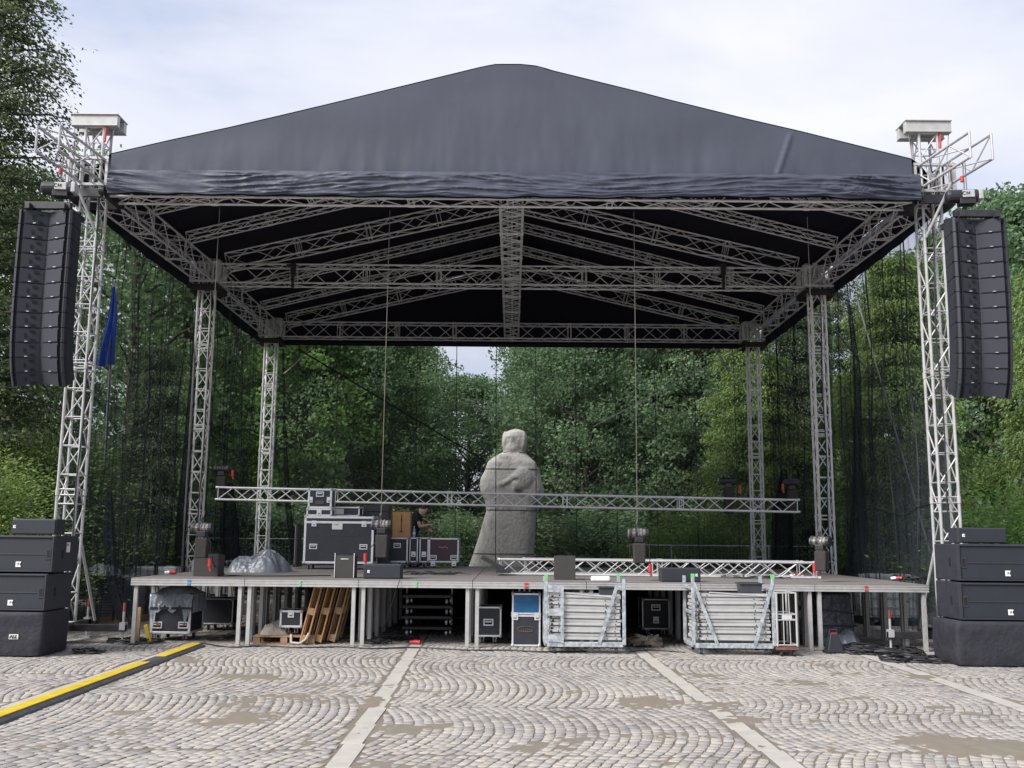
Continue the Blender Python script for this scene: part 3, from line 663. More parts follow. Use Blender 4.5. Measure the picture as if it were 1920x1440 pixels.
def covered(x0, x1, y0, label, side, px):
    t = thing('covered_subwoofer', label, 'loudspeaker', ((x0 + x1) / 2, y0, 0), 0, 'subwoofers under fabric covers'); w = x1 - x0; h = .66; d = .95
    def f(i, j): return None
    mb = MB(); ns, nh = 64, 12; vs = []; fs = []
    for j in range(nh + 1):
        z = .02 + h * j / nh
        for i in range(ns):
            a = 2 * math.pi * i / ns; ca, sa = math.cos(a), math.sin(a); e_ = .11
            px_ = (w / 2) * math.copysign(abs(ca) ** e_, ca); py_ = d / 2 + (d / 2) * math.copysign(abs(sa) ** e_, sa)
            n_ = .02 * mnoise.noise(Vector((px_ * 3, py_ * 3, z * 4))) + .012 * mnoise.noise(Vector((px_ * 9, py_ * 9, z * 5)))
            k = 1 - .012 * (1 if j in (0, nh) else 0) + .018 * math.sin(math.pi * j / nh)
            vs.append(((px_ * k) * (1 + n_), d / 2 + (py_ - d / 2) * k * (1 + n_ * 2), z))
    for j in range(nh):
        for i in range(ns): fs.append((j * ns + i, j * ns + (i + 1) % ns, (j + 1) * ns + (i + 1) % ns, (j + 1) * ns + i))
    fs.append(tuple(nh * ns + i for i in range(ns)))
    mb.add(vs, fs); mb.build('fabric_cover', COVER, t, smooth=True)
    mb = MB(); mb.box((px, -.012, .31), (.145, .006, .075)); mb.mi = 1
    for q in (-.045, -.01, .03): mb.box((px + q, -.0165, .31), (.02, .003, .055), Matrix.Rotation(R(28), 3, 'Y'))
    mb.box((px + .02, -.0165, .29), (.08, .003, .012)); mb.build('label_patch', [PAPER, INK], t)
xa, xb = gp(-130, 1232).x, gp(136, 1222).x
covered(-9.25, -7.34, yS - .05, 'fabric-covered black subwoofer at the bottom of the left stack', 1, .53)
sub(-9.18, -7.36, yS + .04, .69, 'lower uncovered black subwoofer in the left stack, directly on the fabric-covered one', SG, 1, lx=.36)
sub(-9.12, -7.30, yS + .07, 1.285, 'top black subwoofer of the left stack, with a white sticker on its side', SG, 1, lx=.36)
mb = MB(); mb.box((-7.293, yS + .55, 1.68), (.006, .12, .16)); mb.mi = 1; mb.box((-7.289, yS + .52, 1.72), (.004, .05, .035)); tag(mb.build('sticker', [PAPER, RED]), 'small white sticker with red mark on the top left subwoofer side', 'sticker')
covered(6.86, 8.80, yS - .15, 'fabric-covered black subwoofer at the bottom of the right stack', -1, .62)
sub(6.97, 8.79, yS - .06, .69, 'lower uncovered black subwoofer in the right stack, scuffed across its grille', SG, -1, lx=-.13)
sub(6.99, 8.81, yS - .03, 1.285, 'top black subwoofer of the right stack, under a small wedge speaker', SG, -1, lx=-.14)
def fill(x0, x1, y0, z0, h, label, lx, rz=0., d=.32):
    t = thing('front_fill_speaker', label, 'loudspeaker', ((x0 + x1) / 2, y0, z0), rz, 'small long black speakers'); w = x1 - x0
    mb = MB(); mb.box((0, d / 2 + .015, h / 2), (w, d, h)); mb.build('cabinet', CAB, t, bevel=.012)
    mb = MB(); mb.box((0, .006, h / 2), (w - .03, .02, h - .03)); mb.build('grille', GRS, t, bevel=.006)
    logo(t, lx, -.005, h * .5, .045)
fill(at(20, 1000, yS + .1).x, at(104, 1000, yS + .1).x, yS + .1, 1.88, .25, 'long black speaker on top of the left subwoofer stack', -.30)
fill(at(1797, 1010, yS).x, at(1888, 1010, yS).x, yS, 1.88, .24, 'long black speaker on top of the right subwoofer stack', -.30)
def dk(u0, u1, Y): return at(u0, 1080, Y).x, at(u1, 1080, Y).x
a, b = dk(682, 753, 18.2); fill(a, b, 18.1, DZ, .26, 'long black speaker on the deck edge in front of the flight cases', -.24)
a, b = dk(1239, 1313, 18.0); fill(a, b, 17.95, DZ, .245, 'long black speaker on the deck edge above the second cart', .28)
def stagebox(u0, u1, Y, v0, label, rails=True):
    x0, x1 = dk(u0, u1, Y); w = x1 - x0; h = at(u0, v0, Y).z - DZ
    t = thing('stage_box', label, 'box', ((x0 + x1) / 2, Y, DZ), 0, 'plain dark boxes on the deck')
    mb = MB(); mb.box((0, .2, h / 2), (w, .4, h)); mb.build('body', mat('brown_black_paint', (.035, .031, .03), .65, var=.15, vscale=6), t, bevel=.006)
    mb = MB()
    if rails:
        for s_ in (-1, 1): MB().box((s_ * w / 2, -.004, h / 2 + .03), (.012, .014, h + .04)).build('side_rail', ALUW, t)
        mb.box((0, -.004, h * .86), (w * .4, .006, .015)); mb.build('edge_rail', ALUW, t)
    else:
        mb.box((0, .2, h + .006), (w * .8, .3, .012)); mb.build('lid', BLKM, t, bevel=.004)
stagebox(362, 408, 18.5, 1040, 'dark wooden box on the deck below the left hanging hoist', False)
stagebox(627, 663, 18.3, 1042, 'upright dark box with side rails in front of the large flight case', True)
stagebox(1040, 1079, 18.4, 1043, 'square dark box in front of the trusses lying on the deck', False)

# ------------------------------------------------------------ hoists over the deck
def hoist(u, v, Y, ztop, label, black=False, bagh=.36, plug=None, rz=0.):
    p = at(u, v, Y)
    t = thing('chain_hoist', label, 'chain hoist', p, rz, 'electric chain hoists lifting trusses and speakers')
    m1 = BLK if black else ALU
    mb = MB(); mb.tube((-.17, 0, 0), (.13, 0, 0), .085, 14)
    for q in (-.12, -.06, 0, .06): mb.tube((q, 0, 0), (q + .015, 0, 0), .1, 14)
    mb.build('motor_housing', mat('worn_hoist_casting', (.27, .26, .25), .45, .4, var=.4, vscale=18, col2=(.06, .055, .05), thr=(.45, .6)) if not black else BLK, t, smooth=False)
    if not black: mb = MB(); mb.tube((-.155, 0, .002), (-.11, 0, .002), .104, 14); mb.tube((-.05, 0, 0), (-.01, 0, 0), .104, 14); mb.build('dark_band', BLKM, t)
    mb = MB(); mb.tube((.13, 0, 0), (.2, 0, 0), .1, 14); mb.box((.02, -.02, -.11), (.16, .16, .1)); mb.build('gearbox', BLK, t, bevel=.01)
    mb = MB(); mb.box((.03, 0, -.18 - bagh / 2), (.2, .2, bagh), None, (1.12, 1.0)); mb.build('chain_bag', mat('chain_bag_cloth', (.028, .022, .022), .85, bump=.4, bscale=18, var=.3), t, bevel=.02)
    mb = MB(); mb.tube((0, 0, .09), (.0, 0, ztop - p.z), .007 if not black else .005, 5); mb.build('chain', ROPE if not black else CABLE, t)
    mb = MB(); mb.tube((0, 0, .05), (0, 0, .17), .025, 6); mb.ell((0, 0, .17), (.035, .02, .045)); mb.build('hook', BLKM, t)
    if plug:
        mb = MB(); mb.tube((plug[0], -.05, plug[1]), (plug[0], -.05, plug[1] - .14), .034, 10); mb.tube((plug[0], -.05, plug[1] - .14), (plug[0] + .02, -.05, plug[1] - .22), .022, 8); mb.build('red_plug', RED, t)
        mb = MB(); mb.path([Vector((.1, -.02, -.1)), Vector(((plug[0] + .2) / 2, -.05, (plug[1]) / 2)), Vector((plug[0], -.05, plug[1]))], .008, 5); mb.build('lead', CABLE, t)
hoist(378, 990, 18.2, 8.15, 'chain hoist with brown-black bag hanging over the left deck corner', plug=(.2, -.55))
hoist(714, 984, 18.4, 8.15, 'chain hoist hanging in front of the black equipment boxes, beside the large flight case', bagh=.42, plug=(-.26, -.52))
hoist(1195, 1000, 18.4, 8.15, 'chain hoist hanging alone over the trusses laid on the deck', plug=(.22, -.55))
hoist(1537, 1015, 18.6, 8.15, 'chain hoist hanging in front of the middle right tower', plug=(-.1, -.4), rz=-.7)
YU = 24.3
hoist(415, 880, YU, 8.3, 'black chain hoist at the left end of the hanging truss', True, .62, (.3, -.02))
hoist(1363, 902, YU, 8.3, 'black chain hoist on the hanging truss left of the rear right tower', True, .62, (.3, -.1))
hoist(1482, 906, YU, 8.3, 'black chain hoist at the right end of the hanging truss', True, .5, (-.2, -.02))
for u, v in ((1356, 505), (550, 505)):
    p = at(u, v, YM - .3); mb = MB(); mb.box((0, 0, 0), (.12, .12, .3)); mb.tube((0, 0, -.15), (0, 0, -.5), .04, 6); mb.box((-.05, 0, .1), (.25, .05, .06)); tag(mb.build('truss_clamp', BLKM, loc=p), 'black clamp hanging on the middle roof truss, %s of the centre truss' % ('left' if u < 900 else 'right'), 'clamp', 'black clamps on the middle roof truss')
# hanging truss, and two trusses lying on the deck
def ltruss(a, b, w, h, label, bay=.36, jo=2.9, m=ALU):
    t = thing('aluminium_truss', label, 'truss', (0, 0, 0), 0, 'loose aluminium trusses on and over the deck')
    truss(MB(), a, b, w, h, (0, 1, 0), rc=.024, rb=.011, bay=bay, joints=jo).build('lattice', m, t)
    for e, s_ in ((a, -1), (b, 1)):
        for y in (-1, 1):
            for z in (-1, 1): MB().tube(Vector(e) + Vector((0, y * w / 2, z * h / 2)), Vector(e) + Vector((s_ * .06, y * w / 2, z * h / 2)), .03, 8).build('connector', ALUW, t)
pa, pb = at(412, 925.5, YU), at(1492, 949, YU)
ltruss(pa, pb, .29, .29, 'long aluminium truss hanging level across the stage in front of the statue', m=ALUB)
za = DZ + .17
ltruss((at(938, 1060, 20.6).x, 20.7, za), (at(1528, 1060, 20.0).x, 20.0, za), .29, .29, 'front one of two trusses lying on the deck, longer and reaching the right tower')
ltruss((at(985, 1060, 21.4).x, 21.35, za), (at(1490, 1060, 21).x, 20.75, za), .29, .29, 'rear one of two trusses lying on the deck, half hidden by the other', bay=.42)
tl = MB(); p = at(905, 1046, 20.3)
tl.box((0, 0, 0), (.5, .12, .08), Matrix.Rotation(R(28), 3, 'Y')); tl.box((.22, 0, -.16), (.3, .25, .08)); tl.tube((.1, .05, -.1), (.3, .05, -.05), .02, 6)
tag(tl.build('folded_hoist_arm', BLKM, loc=(p.x + .2, 20.3, DZ + .25), bevel=.005), 'black metal arm leaning on the left end of the deck trusses', 'bracket')

# ------------------------------------------------------------ flight cases
def flightcase(name, label, loc, w, d, h, pm=CASEP, rz=0., wheels=True, handles=(), latches=(), lidz=None, ew=.03, group='flight cases', extra=None, ball=True):
    t = thing(name, label, 'flight case', loc, rz, group); z0 = .13 if wheels else .0
    mb = MB(); mb.box((0, 0, z0 + h / 2), (w - .01, d - .01, h - .01)); mb.build('panel', pm, t)
    e = MB(); 
    for a in (-1, 1):
        for b in (-1, 1):
            e.box((a * (w / 2 - ew / 2 + .002), b * (d / 2 - ew / 2 + .002), z0 + h / 2), (ew, ew, h - 2 * ew))
            e.box((0, b * (d / 2 - ew / 2 + .003), z0 + (ew / 2 if a < 0 else h - ew / 2)), (w, ew, ew))
            e.box((a * (w / 2 - ew / 2 + .003), 0, z0 + (ew / 2 if b < 0 else h - ew / 2)), (ew, d - 2 * ew, ew))
    if lidz: 
        for b in (-1, 1): e.box((0, b * (d / 2), z0 + lidz), (w, .012, .05)); e.box((b * (w / 2), 0, z0 + lidz), (.012, d, .05))
    e.build('edge_profile', ALUW, t, bevel=.004)
    if ball:
        for a in (-1, 1):
            for b in (-1, 1):
                for q in (0, 1): MB().ell((a * (w / 2 - .018), b * (d / 2 - .018), z0 + (h - .018 if q else .018)), (.036, .036, .036), 8, 6).build('corner_cap', ALU, t)
    for hx, hz in handles:
        m_ = MB(); y = -d / 2 - .006; m_.box((hx, y, z0 + hz), (.18, .012, .12)); m_.mi = 1; m_.box((hx, y - .0075, z0 + hz), (.135, .003, .075)); m_.mi = 0; m_.box((hx, y - .014, z0 + hz + .01), (.11, .014, .02)); m_.build('handle', [ALUW, SLOT], t)
    for hx, hz in latches:
        m_ = MB(); y = -d / 2 - .008; m_.box((hx, y, z0 + hz), (.11, .014, .13)); m_.mi = 1; m_.box((hx, y - .0085, z0 + hz - .01), (.05, .003, .06)); m_.mi = 0; m_.tube((hx, y - .008, z0 + hz), (hx, y - .018, z0 + hz), .026, 10); m_.build('latch', [ALUW, SLOT], t)
    if wheels:
        for a in (-1, 1):
            for b in (-1, 1):
                x, y = a * (w / 2 - .12), b * (d / 2 - .12)
                m_ = MB(); m_.tube((x - .018, y, .05), (x + .018, y, .05), .05, 14); wo_ = m_.build('caster', RUB if pm is not CASEBL else BLK, t)
                m_ = MB(); m_.box((x, y, .12), (.09, .09, .014)); m_.box((x - .026, y, .075), (.006, .05, .09)); m_.box((x + .026, y, .075), (.006, .05, .09)); m_.build('fork', ALUW, wo_)
    if extra: extra(t, w, d, h, z0)
    return t
def px_case(u0, u1, Y, vt, z0, wheels): # size from the picture at depth Y
    x0, x1 = at(u0, 1050, Y).x, at(u1, 1050, Y).x; zt = at((u0 + u1) / 2, vt, Y).z
    return (x0 + x1) / 2, x1 - x0, zt - z0 - (.13 if wheels else 0)
def bigx(t, w, d, h, z0):
    y = -d / 2 - .004
    m_ = MB(); m_.box((-.16 + .12, y, z0 + h * .80), (.24, .006, .17)); m_.mi = 1; m_.box((-.06, y - .004, z0 + h * .82), (.10, .002, .012)); m_.build('paper_label', [PAPER, INK], t)
    m_ = MB(); rn = random.Random(3); x = -.40
    while x < .42:
        ww = rn.uniform(.025, .05)
        if abs(x - .02) > .04:
            m_.box((x, y, z0 + h * .60), (ww * .25, .003, .035)); m_.box((x + ww * .4, y, z0 + h * .60 + rn.choice((-.014, 0, .014))), (ww * .6, .003, .007))
        x += ww + .012
    m_.build('worn_lettering', FAINT, t)
cx, w, h = px_case(568, 699, 23.1, 968, DZ, True)
flightcase('flight_case', 'largest flight case on stage, black with rounded silver edges and paper label', (cx, 23.45, DZ), w, .7, h, lidz=h - .14, ew=.05, handles=((-w * .36, h * .36), (w * .36, h * .36)), latches=((-w * .36, h - .17), (w * .36, h - .17)), extra=bigx)
ztop = DZ + .13 + h
def smx(t, w, d, h, z0):
    m_ = MB(); m_.box((0, -d / 2 - .012, z0 + h * .3), (.2, .01, .08)); m_.build('worn_sticker', FAINT, t)
cx1, w1, _ = px_case(573, 618, 23.2, 930, ztop, False)
flightcase('flight_case', 'shallow silver-edged case lid lying on the largest flight case', (cx1, 23.42, ztop + .005), w1 + .03, .5, .17, wheels=False, ew=.035, latches=((0, .085),))
flightcase('flight_case', 'small silver-edged case topmost of the pile on the largest flight case', (cx1, 23.42, ztop + .18), w1, .46, .46, wheels=False, ew=.045, handles=((0, .33),), latches=((-.22, .2), (.22, .2)), extra=smx)
def labx(t, w, d, h, z0):
    m_ = MB(); m_.box((-w * .27, -d / 2 - .006, z0 + h * .5), (.2, .006, .13)); m_.build('paper_label', PAPER, t)
cx2, w2, h2 = px_case(628, 676, 23.9, 947, ztop, False)
flightcase('flight_case', 'low flight case with white paper label behind the pile, on the largest case', (cx2, 23.75, ztop + .01), w2, .5, .22, wheels=False, handles=(), extra=labx)
cxb, wb, hb = px_case(683, 728, 24.2, 947, DZ, False)
t = thing('equipment_tower', 'tall black plastic transport box standing behind the hanging hoist', 'transport box', (cxb, 24.4, DZ), 0)
m_ = MB(); m_.box((0, 0, hb * .3), (wb, .6, hb * .6)); m_.build('lower_box', BLK, t, bevel=.03)
m_ = MB(); m_.box((-.02, 0, hb * .8), (wb * 1.05, .55, hb * .4 - .01)); m_.box((-.02, 0, hb * .9), (wb * 1.09, .58, .04)); m_.build('upper_box', BLK, t, bevel=.03)
m_ = MB(); [m_.box((x, 0, hb * .8), (.02, .57, hb * .36)) for x in (-.2, 0, .2)]; m_.build('ribs', BLKM, t)
cx3, w3, h3 = px_case(724, 764, 25.0, 1008, DZ, True)
flightcase('flight_case', 'black silver-edged case with one centre handle, supporting the cardboard box', (cx3, 25.3, DZ), w3, .6, h3, handles=((0, h3 * .68),), ew=.035)
for u0, u1, lb in ((767, 783, 'narrow open-ended flight case right of the cardboard box, beneath the bottle'), (786, 803, 'narrow flight case against the burgundy case')):
    c_, w_, h_ = px_case(u0, u1, 25.2, 1008, DZ, True)
    flightcase('flight_case', lb, (c_, 25.5, DZ), w_, .6, h_, ew=.03, latches=((0, .2),))
def burx(t, w, d, h, z0):
    m_ = MB(); rn = random.Random(8)
    for i in range(10): m_.box((-.12 + .024 * i, -d / 2 - .004, z0 + h * .62 + .014 * math.sin(i * 1.3)), (.02, .003, .01), Matrix.Rotation(rn.uniform(-.7, .7), 3, 'Y'))
    m_.build('scratched_mark', PAPER, t)
c_, w_, h_ = px_case(804, 860, 25.3, 1009, DZ, True)
flightcase('flight_case', 'burgundy flight case with silver edges at the right end of the case row', (c_, 25.5, DZ), w_, .55, h_, pm=CASEB, ew=.035, handles=((-w_ * .35, .12), (w_ * .35, .12)), latches=((-w_ * .35, -.02), (w_ * .35, -.02)), extra=burx)
# thin trolley edge left of the big case
p = at(560, 1000, 23.8); mb = MB(); mb.box((0, 0, .55), (.05, .5, .95)); mb.box((0, 0, .06), (.09, .55, .05)); mb.mi = 1; mb.box((-.03, -.2, .55), (.015, .03, .9)); mb.box((-.03, .2, .55), (.015, .03, .9)); tag(mb.build('case_lid', [BLK, ALUW], loc=(p.x, 23.8, DZ)), 'silver-edged case lid standing upright against the left of the largest case', 'case lid')
# carton, bottle
cb_z = DZ + .13 + h3
x0, x1 = at(737, 980, 25.2).x, at(770, 980, 25.2).x
t = thing('cardboard_box', 'tall brown cardboard box standing on a flight case beside the person', 'box', ((x0 + x1) / 2, 25.3, cb_z), .0)
hc = at(750, 960, 25.2).z - cb_z; m_ = MB(); m_.box((0, 0, hc / 2 + .004), (x1 - x0, .35, hc)); m_.build('carton', CARD, t, bevel=.005)
m_ = MB(); m_.box((.0, -.178, hc * .55), (.018, .004, hc * .72)); m_.box((.0, -.178, hc * .24), (.11, .004, .018)); m_.box((0, -.178, hc * .7), (.03, .004, .05)); m_.build('printed_drawing', INK, t)
m_ = MB(); m_.path([Vector((-.1, 0, hc)), Vector((-.08, 0, hc + .04)), Vector((.08, 0, hc + .04)), Vector((.1, 0, hc))], .01, 5); m_.build('carry_handle', WOODG, t)
def bottle(loc, lb, grp=None, s=1.):
    t = thing('water_bottle', lb, 'bottle', loc, 0, grp)
    m_ = MB(); prof = [(0, .0), (.036, .002), (.038, .02), (.036, .1), (.038, .17), (.03, .22), (.014, .25), (.014, .262)]
    vs = []; n = 12
    for r_, z in prof: vs += [(r_ * s * math.cos(2 * math.pi * i / n), r_ * s * math.sin(2 * math.pi * i / n), z * s) for i in range(n)]
    m_.add(vs, [(j * n + i, j * n + (i + 1) % n, (j + 1) * n + (i + 1) % n, (j + 1) * n + i) for j in range(len(prof) - 1) for i in range(n)]); m_.build('bottle_body', BOTL, t, smooth=True)
    m_ = MB(); m_.tube((0, 0, .262 * s), (0, 0, .285 * s), .017 * s, 10); m_.build('cap', WHT, t); m_ = MB(); m_.tube((0, 0, .08 * s), (0, 0, .13 * s), .0385 * s, 12, caps=False); m_.build('paper_band', WHT, t)
pb_ = at(775, 1006, 25.2); bottle((pb_.x, 25.35, cb_z + .004), 'clear blue water bottle standing on the cases in front of the person')

# ------------------------------------------------------------ crumpled heaps
def heap(name, label, cat, c, rx, ry, h, m, seed, nu=70, nv=70, rough=.5, group=None, lobes=3, rz=0., prof=None):
    rn = random.Random(seed); lb = [(rn.uniform(-.5, .5), rn.uniform(-.3, .3), rn.uniform(.6, 1)) for _ in range(lobes)]
    def f(i, j):
        x = 2 * i - 1; y = 2 * j - 1; r = max(abs(x), abs(y)); rr = math.hypot(x, y) or 1; k = r / rr; X, Y = x * k, y * k
        e = 1 + .16 * mnoise.noise(Vector((math.atan2(Y, X) * 1.5, seed, 0)))
        b = max(a[2] * math.exp(-((X - a[0]) ** 2 + (Y - a[1]) ** 2) / .45) for a in lb)
        z = (1 - r ** 5) * (.30 + .70 * b) * .9
        if prof:
            q = (X + 1) / 2 * (len(prof) - 1); a_ = min(int(q), len(prof) - 2); z = (prof[a_] + (prof[a_ + 1] - prof[a_]) * (q - a_)) * (1 - .55 * abs(Y + .15 * math.sin(X * 5)) ** 1.5) * (1 - r ** 9)
            cz = mnoise.noise(Vector((X * 3.1 + 1.5 * Y, Y * 3, seed))); cz2 = mnoise.noise(Vector((X * 6.3 - 2.5 * Y, Y * 4 + X, seed + 4))); cz3 = mnoise.noise(Vector((X * 11 + 4 * Y, Y * 9, seed + 8))); z += ((1 - abs(cz) * 2.5) * .10 + (1 - abs(cz2) * 2.5) * .045 + (1 - abs(cz3) * 2.5) * .018 - .06) * (1 - r ** 8)
        n = mnoise.fractal(Vector((X * 1.9 + seed, Y * 1.9, seed * .7)), 1, 2, 2); n2 = 1 - abs(mnoise.noise(Vector((X * 4 + seed + Y, Y * 2.5, 2)))) * 2; n3 = 1 - abs(mnoise.noise(Vector((X * 9 - Y * 5, Y * 5 + seed, 7)))) * 2
        z = z * (1 + rough * .35 * n * (0.2 if prof else 1)) + rough * (.10 * n2 + .05 * n3) * (1 - r ** 6) * (.3 if prof else 1)
        return (X * rx * e, Y * ry * e, max(0., h * z) * (1 if r < .999 else 0))
    o = MB().grid(f, nu, nv).build(name, m, smooth=True, loc=c, rz=rz); tag(o, label, cat, group); return o
p = gp(488, 1074, DZ); heap('tarpaulin', 'crumpled grey plastic tarpaulin heaped on the stage left of the large case', 'tarpaulin', (at(488, 1060, 21.2).x, 21.2, DZ), .70, .62, .43, TARP, 6, 190, 150, .8, lobes=2, prof=[.25, .58, .68, .64, .70, .80, .96, 1.0, .90, .72, .55, .2])
p = at(425, 1060, 21.8)
mb = MB(); rn = random.Random(9); cx_ = at(1210, 1200, 18.2).x
for i in range(26):
    a0 = rn.uniform(0, 6.28); ox, oy = rn.uniform(-.2, .2), rn.uniform(-.14, .14); zz_ = .03 + .16 * rn.random() * (1 - abs(ox) / .3); rr_ = rn.uniform(.08, .2); pp = [Vector((cx_ + ox + rr_ * math.cos(a0 + q * .5) * 1.15, 18.2 + oy + rr_ * math.sin(a0 + q * .5), zz_ + .03 * math.sin(q + i))) for q in range(rn.randint(5, 10))]
    for a, b in zip(pp[:-1], pp[1:]): v_ = b - a; mb.box((a + b) / 2, (v_.length * 1.08, .014, .055), v_.to_track_quat('X', 'Z').to_matrix())
tag(mb.build('strap_heap', CANV), 'brown canvas strap bundle on the paving between the two steel carts', 'straps')
heap('cloth_heap', 'pale cloth bundle on the flat pallet behind the small flight case', 'cloth', (at(517, 1190, 18.3).x, 18.35, .145), .30, .22, .24, mat('pale_cloth', (.3, .27, .23), .9, var=.25), 12, rough=.9)
heap('plastic_sheet', 'white and grey plastic bag lying on the grey panel stack', 'plastic sheet', (at(190, 1080, 21.8).x, 21.9, 1.02), .42, .3, .26, FILM, 14, rough=1.1)

# ------------------------------------------------------------ under the deck
cx, w, h = px_case(287, 361, 18.3, 1120, 0, True)
def capx(t, w, d, h, z0):
    def f(i, j):
        a = (i * 2 - 1); b = (j * 2 - 1); x = a * (w / 2 + .03); y = b * (d / 2 + .02)
        z = z0 + h + .05 + .14 * (1 - abs(a) ** 2.5) * (1 - abs(b) ** 3) + .03 * mnoise.noise(Vector((a * 4, b * 4, 1)))
        return (x, y, z)
    mb = MB(); mb.grid(f, 40, 40)
    def g2(i, j):
        a = i * 2 - 1; lo = .42 if a < 0 else .55; drop = h * (.28 + .22 * abs(math.sin(a * 4.3 + 1.2)) + .25 * (a < -.7) + .32 * max(0, 1 - abs(a - .72) / .18)) * j
        return (a * (w / 2 + .03 - .01 * j), -d / 2 - .022 - .03 * (1 + mnoise.noise(Vector((a * 9, j * 2, 0)))) * min(1, j * 4), z0 + h + .05 - drop + .0)
    mb.grid(g2, 90, 20)
    for s_ in (-1, 1): mb.grid(lambda i, j, s_=s_: (s_ * (w / 2 + .03 + .02 * j * math.sin(i * 20)), -d / 2 + d * i, z0 + h + .05 - j * h * .5), 20, 6)
    mb.build('plastic_sheet', FILM, t, smooth=True)
    m_ = MB(); m_.box((0, -d / 2 - .055, z0 + h * .70), (w + .08, .012, .04)); m_.build('strap', CABLE, t)
    for s_ in (-1, 1): m_ = MB(); m_.box((s_ * w * .33 + .02, -d / 2 - .024, z0 + .155), (.05, .006, .03)); m_.build('red_tag', RED, t)
flightcase('flight_case', 'wheeled flight case under grey plastic sheeting below the left end of the deck', (cx, 18.75, 0), w, .75, h, ew=.04, handles=((-w * .33, .155), (w * .33, .155)), extra=capx)
cx, w, h = px_case(392, 436, 20.5, 1122, 0, True)
flightcase('flight_case', 'dark wheeled case in the shade behind the sheeted one', (cx, 20.8, 0), w + .15, .7, h, ew=.02)
def pallet(name, label, loc, rot=None, group='wooden pallets', m=WOOD):
    t = thing(name, label, 'pallet', loc, 0, group)
    if rot: t.rotation_euler = rot
    mb = MB()
    for i in range(5): mb.box((0, -.34 + .17 * i, .133), (1.1, .11, .022))
    mb.build('top_boards', m, t, bevel=.003)
    mb = MB(); [mb.box((0, y, .011), (1.1, .1, .022)) for y in (-.35, 0, .35)]; mb.build('bottom_boards', m, t, bevel=.003)
    [MB().box((x, y, .067), (.12, .1, .088)).build('block', WOODG, t, bevel=.003) for x in (-.48, 0, .48) for y in (-.35, 0, .35)]
    mb = MB(); [mb.box((x, 0, .1165), (.1, .78, .011)) for x in (-.48, 0, .48)]; mb.build('stringers', m, t)
    return t
pallet('pallet', 'wooden pallet lying flat under the deck with a small flight case on it', (at(533, 1200, 18.1).x, 18.4, 0), (0, 0, R(2)), m=WOODG)
for i, (u, lb) in enumerate(((588, 'wooden pallet standing on edge and leaning, leftmost of the three'), (611, 'wooden pallet standing on edge and leaning, between the other two'), (634, 'wooden pallet standing on edge, closest to the deck legs'))):
    q = pallet('pallet', lb, (at(u + 6, 1205, 18.2).x, 18.35 + .12 * i, .40 * 0 + .56), (0, R(-90 + 13), 0), m=WOOD if i < 2 else WOODG)
c_, w_, h_ = px_case(532, 575, 18.3, 1145, .29, False)
flightcase('flight_case', 'small silver-edged flight case on wheels on top of the flat pallet', (c_, 18.42, .15), w_ - .02, .55, .30, ew=.035, latches=((0, .24),))
s = MB(); q = gp(565, 1205); s.path([Vector((q.x - .12, 18.0, .17)), Vector((q.x - .1, 17.93, .04)), Vector((q.x + .06, 17.9, .03)), Vector((q.x + .16, 17.93, .1)), Vector((q.x + .2, 17.98, .2))], .022, 6); tag(s.build('webbing_strap', mat('beige_webbing', (.36, .33, .29), .9)), 'beige webbing strap hanging off the front of the flat pallet', 'strap')
# stacked dollies in the dark
t = thing('dolly_stack', 'stack of black wheeled dollies in the shade under the deck centre-left', 'dolly stack', (at(800, 1190, 19.7).x, 19.9, 0))
x_w = .95
for i in range(4):
    mb = MB(); z = .16 + i * .2; mb.box((0, 0, z), (x_w, .55, .05)); o = mb.build('dolly_board', BLK, t)
    mb = MB()
    for a in (-1, 1):
        mb.tube((a * .38 - .02, -.25, z - .09), (a * .38 + .02, -.25, z - .09), .045, 12); mb.tube((a * .38 + .06, -.22, z - .08), (a * .38 + .09, -.22, z - .08), .04, 12)
    mb.build('caster', ALUW, o)
mb = MB(); mb.tube((.45, .25, .1), (.45, .25, 1.0), .02, 8); mb.tube((-.45, .25, .1), (-.45, .25, 1.0), .02, 8); mb.tube((-.45, .25, 1.0), (.45, .25, 1.0), .02, 8); mb.build('push_bar', ALUW, t)
c_, w_, h_ = px_case(893, 941, 18.3, 1138, 0, True)
flightcase('flight_case', 'upright black wheeled case with one handle, left of the blue case', (c_, 18.65, 0), w_, .55, h_, handles=((0, h_ * .48),))
def logx(t, w, d, h, z0):
    m_ = MB(); y = -d / 2 - .004; rn = random.Random(2)
    pts = [Vector((.15 * math.cos(a), y, z0 + h * .55 + .05 * math.sin(a))) for a in [R(x) for x in range(20, 330, 20)]]
    for a, b in zip(pts[:-1], pts[1:]): m_.tube(a, b, .004, 4)
    for i in range(6): m_.box((-.08 + .035 * i, y, z0 + h * .5), (.008, .003, .04)); m_.box((-.07 + .035 * i, y, z0 + h * .5 + rn.choice((-.015, .015))), (.018, .003, .007))
    m_.build('printed_emblem', mat('emblem_print', (.14, .09, .07), .7), t)
c_, w_, _ = px_case(961, 1014, 17.9, 1160, 0, False)
flightcase('flight_case', 'black flight case with a round printed emblem, under the blue one', (c_, 18.25, .01), w_, .6, .54, wheels=False, ew=.03, extra=logx, latches=((-.2, .52), (.2, .52)))
flightcase('flight_case', 'blue-fronted flight case stacked on the black one left of the first cart', (c_, 18.25, .56), w_, .6, .37, pm=CASEBL, wheels=False, ew=.03)
for i in range(3): bottle((c_ - .12 + .09 * i, 18.15, .935), 'small blue water bottle lying grouped on top of the blue flight case', 'bottles on the blue case', .62)
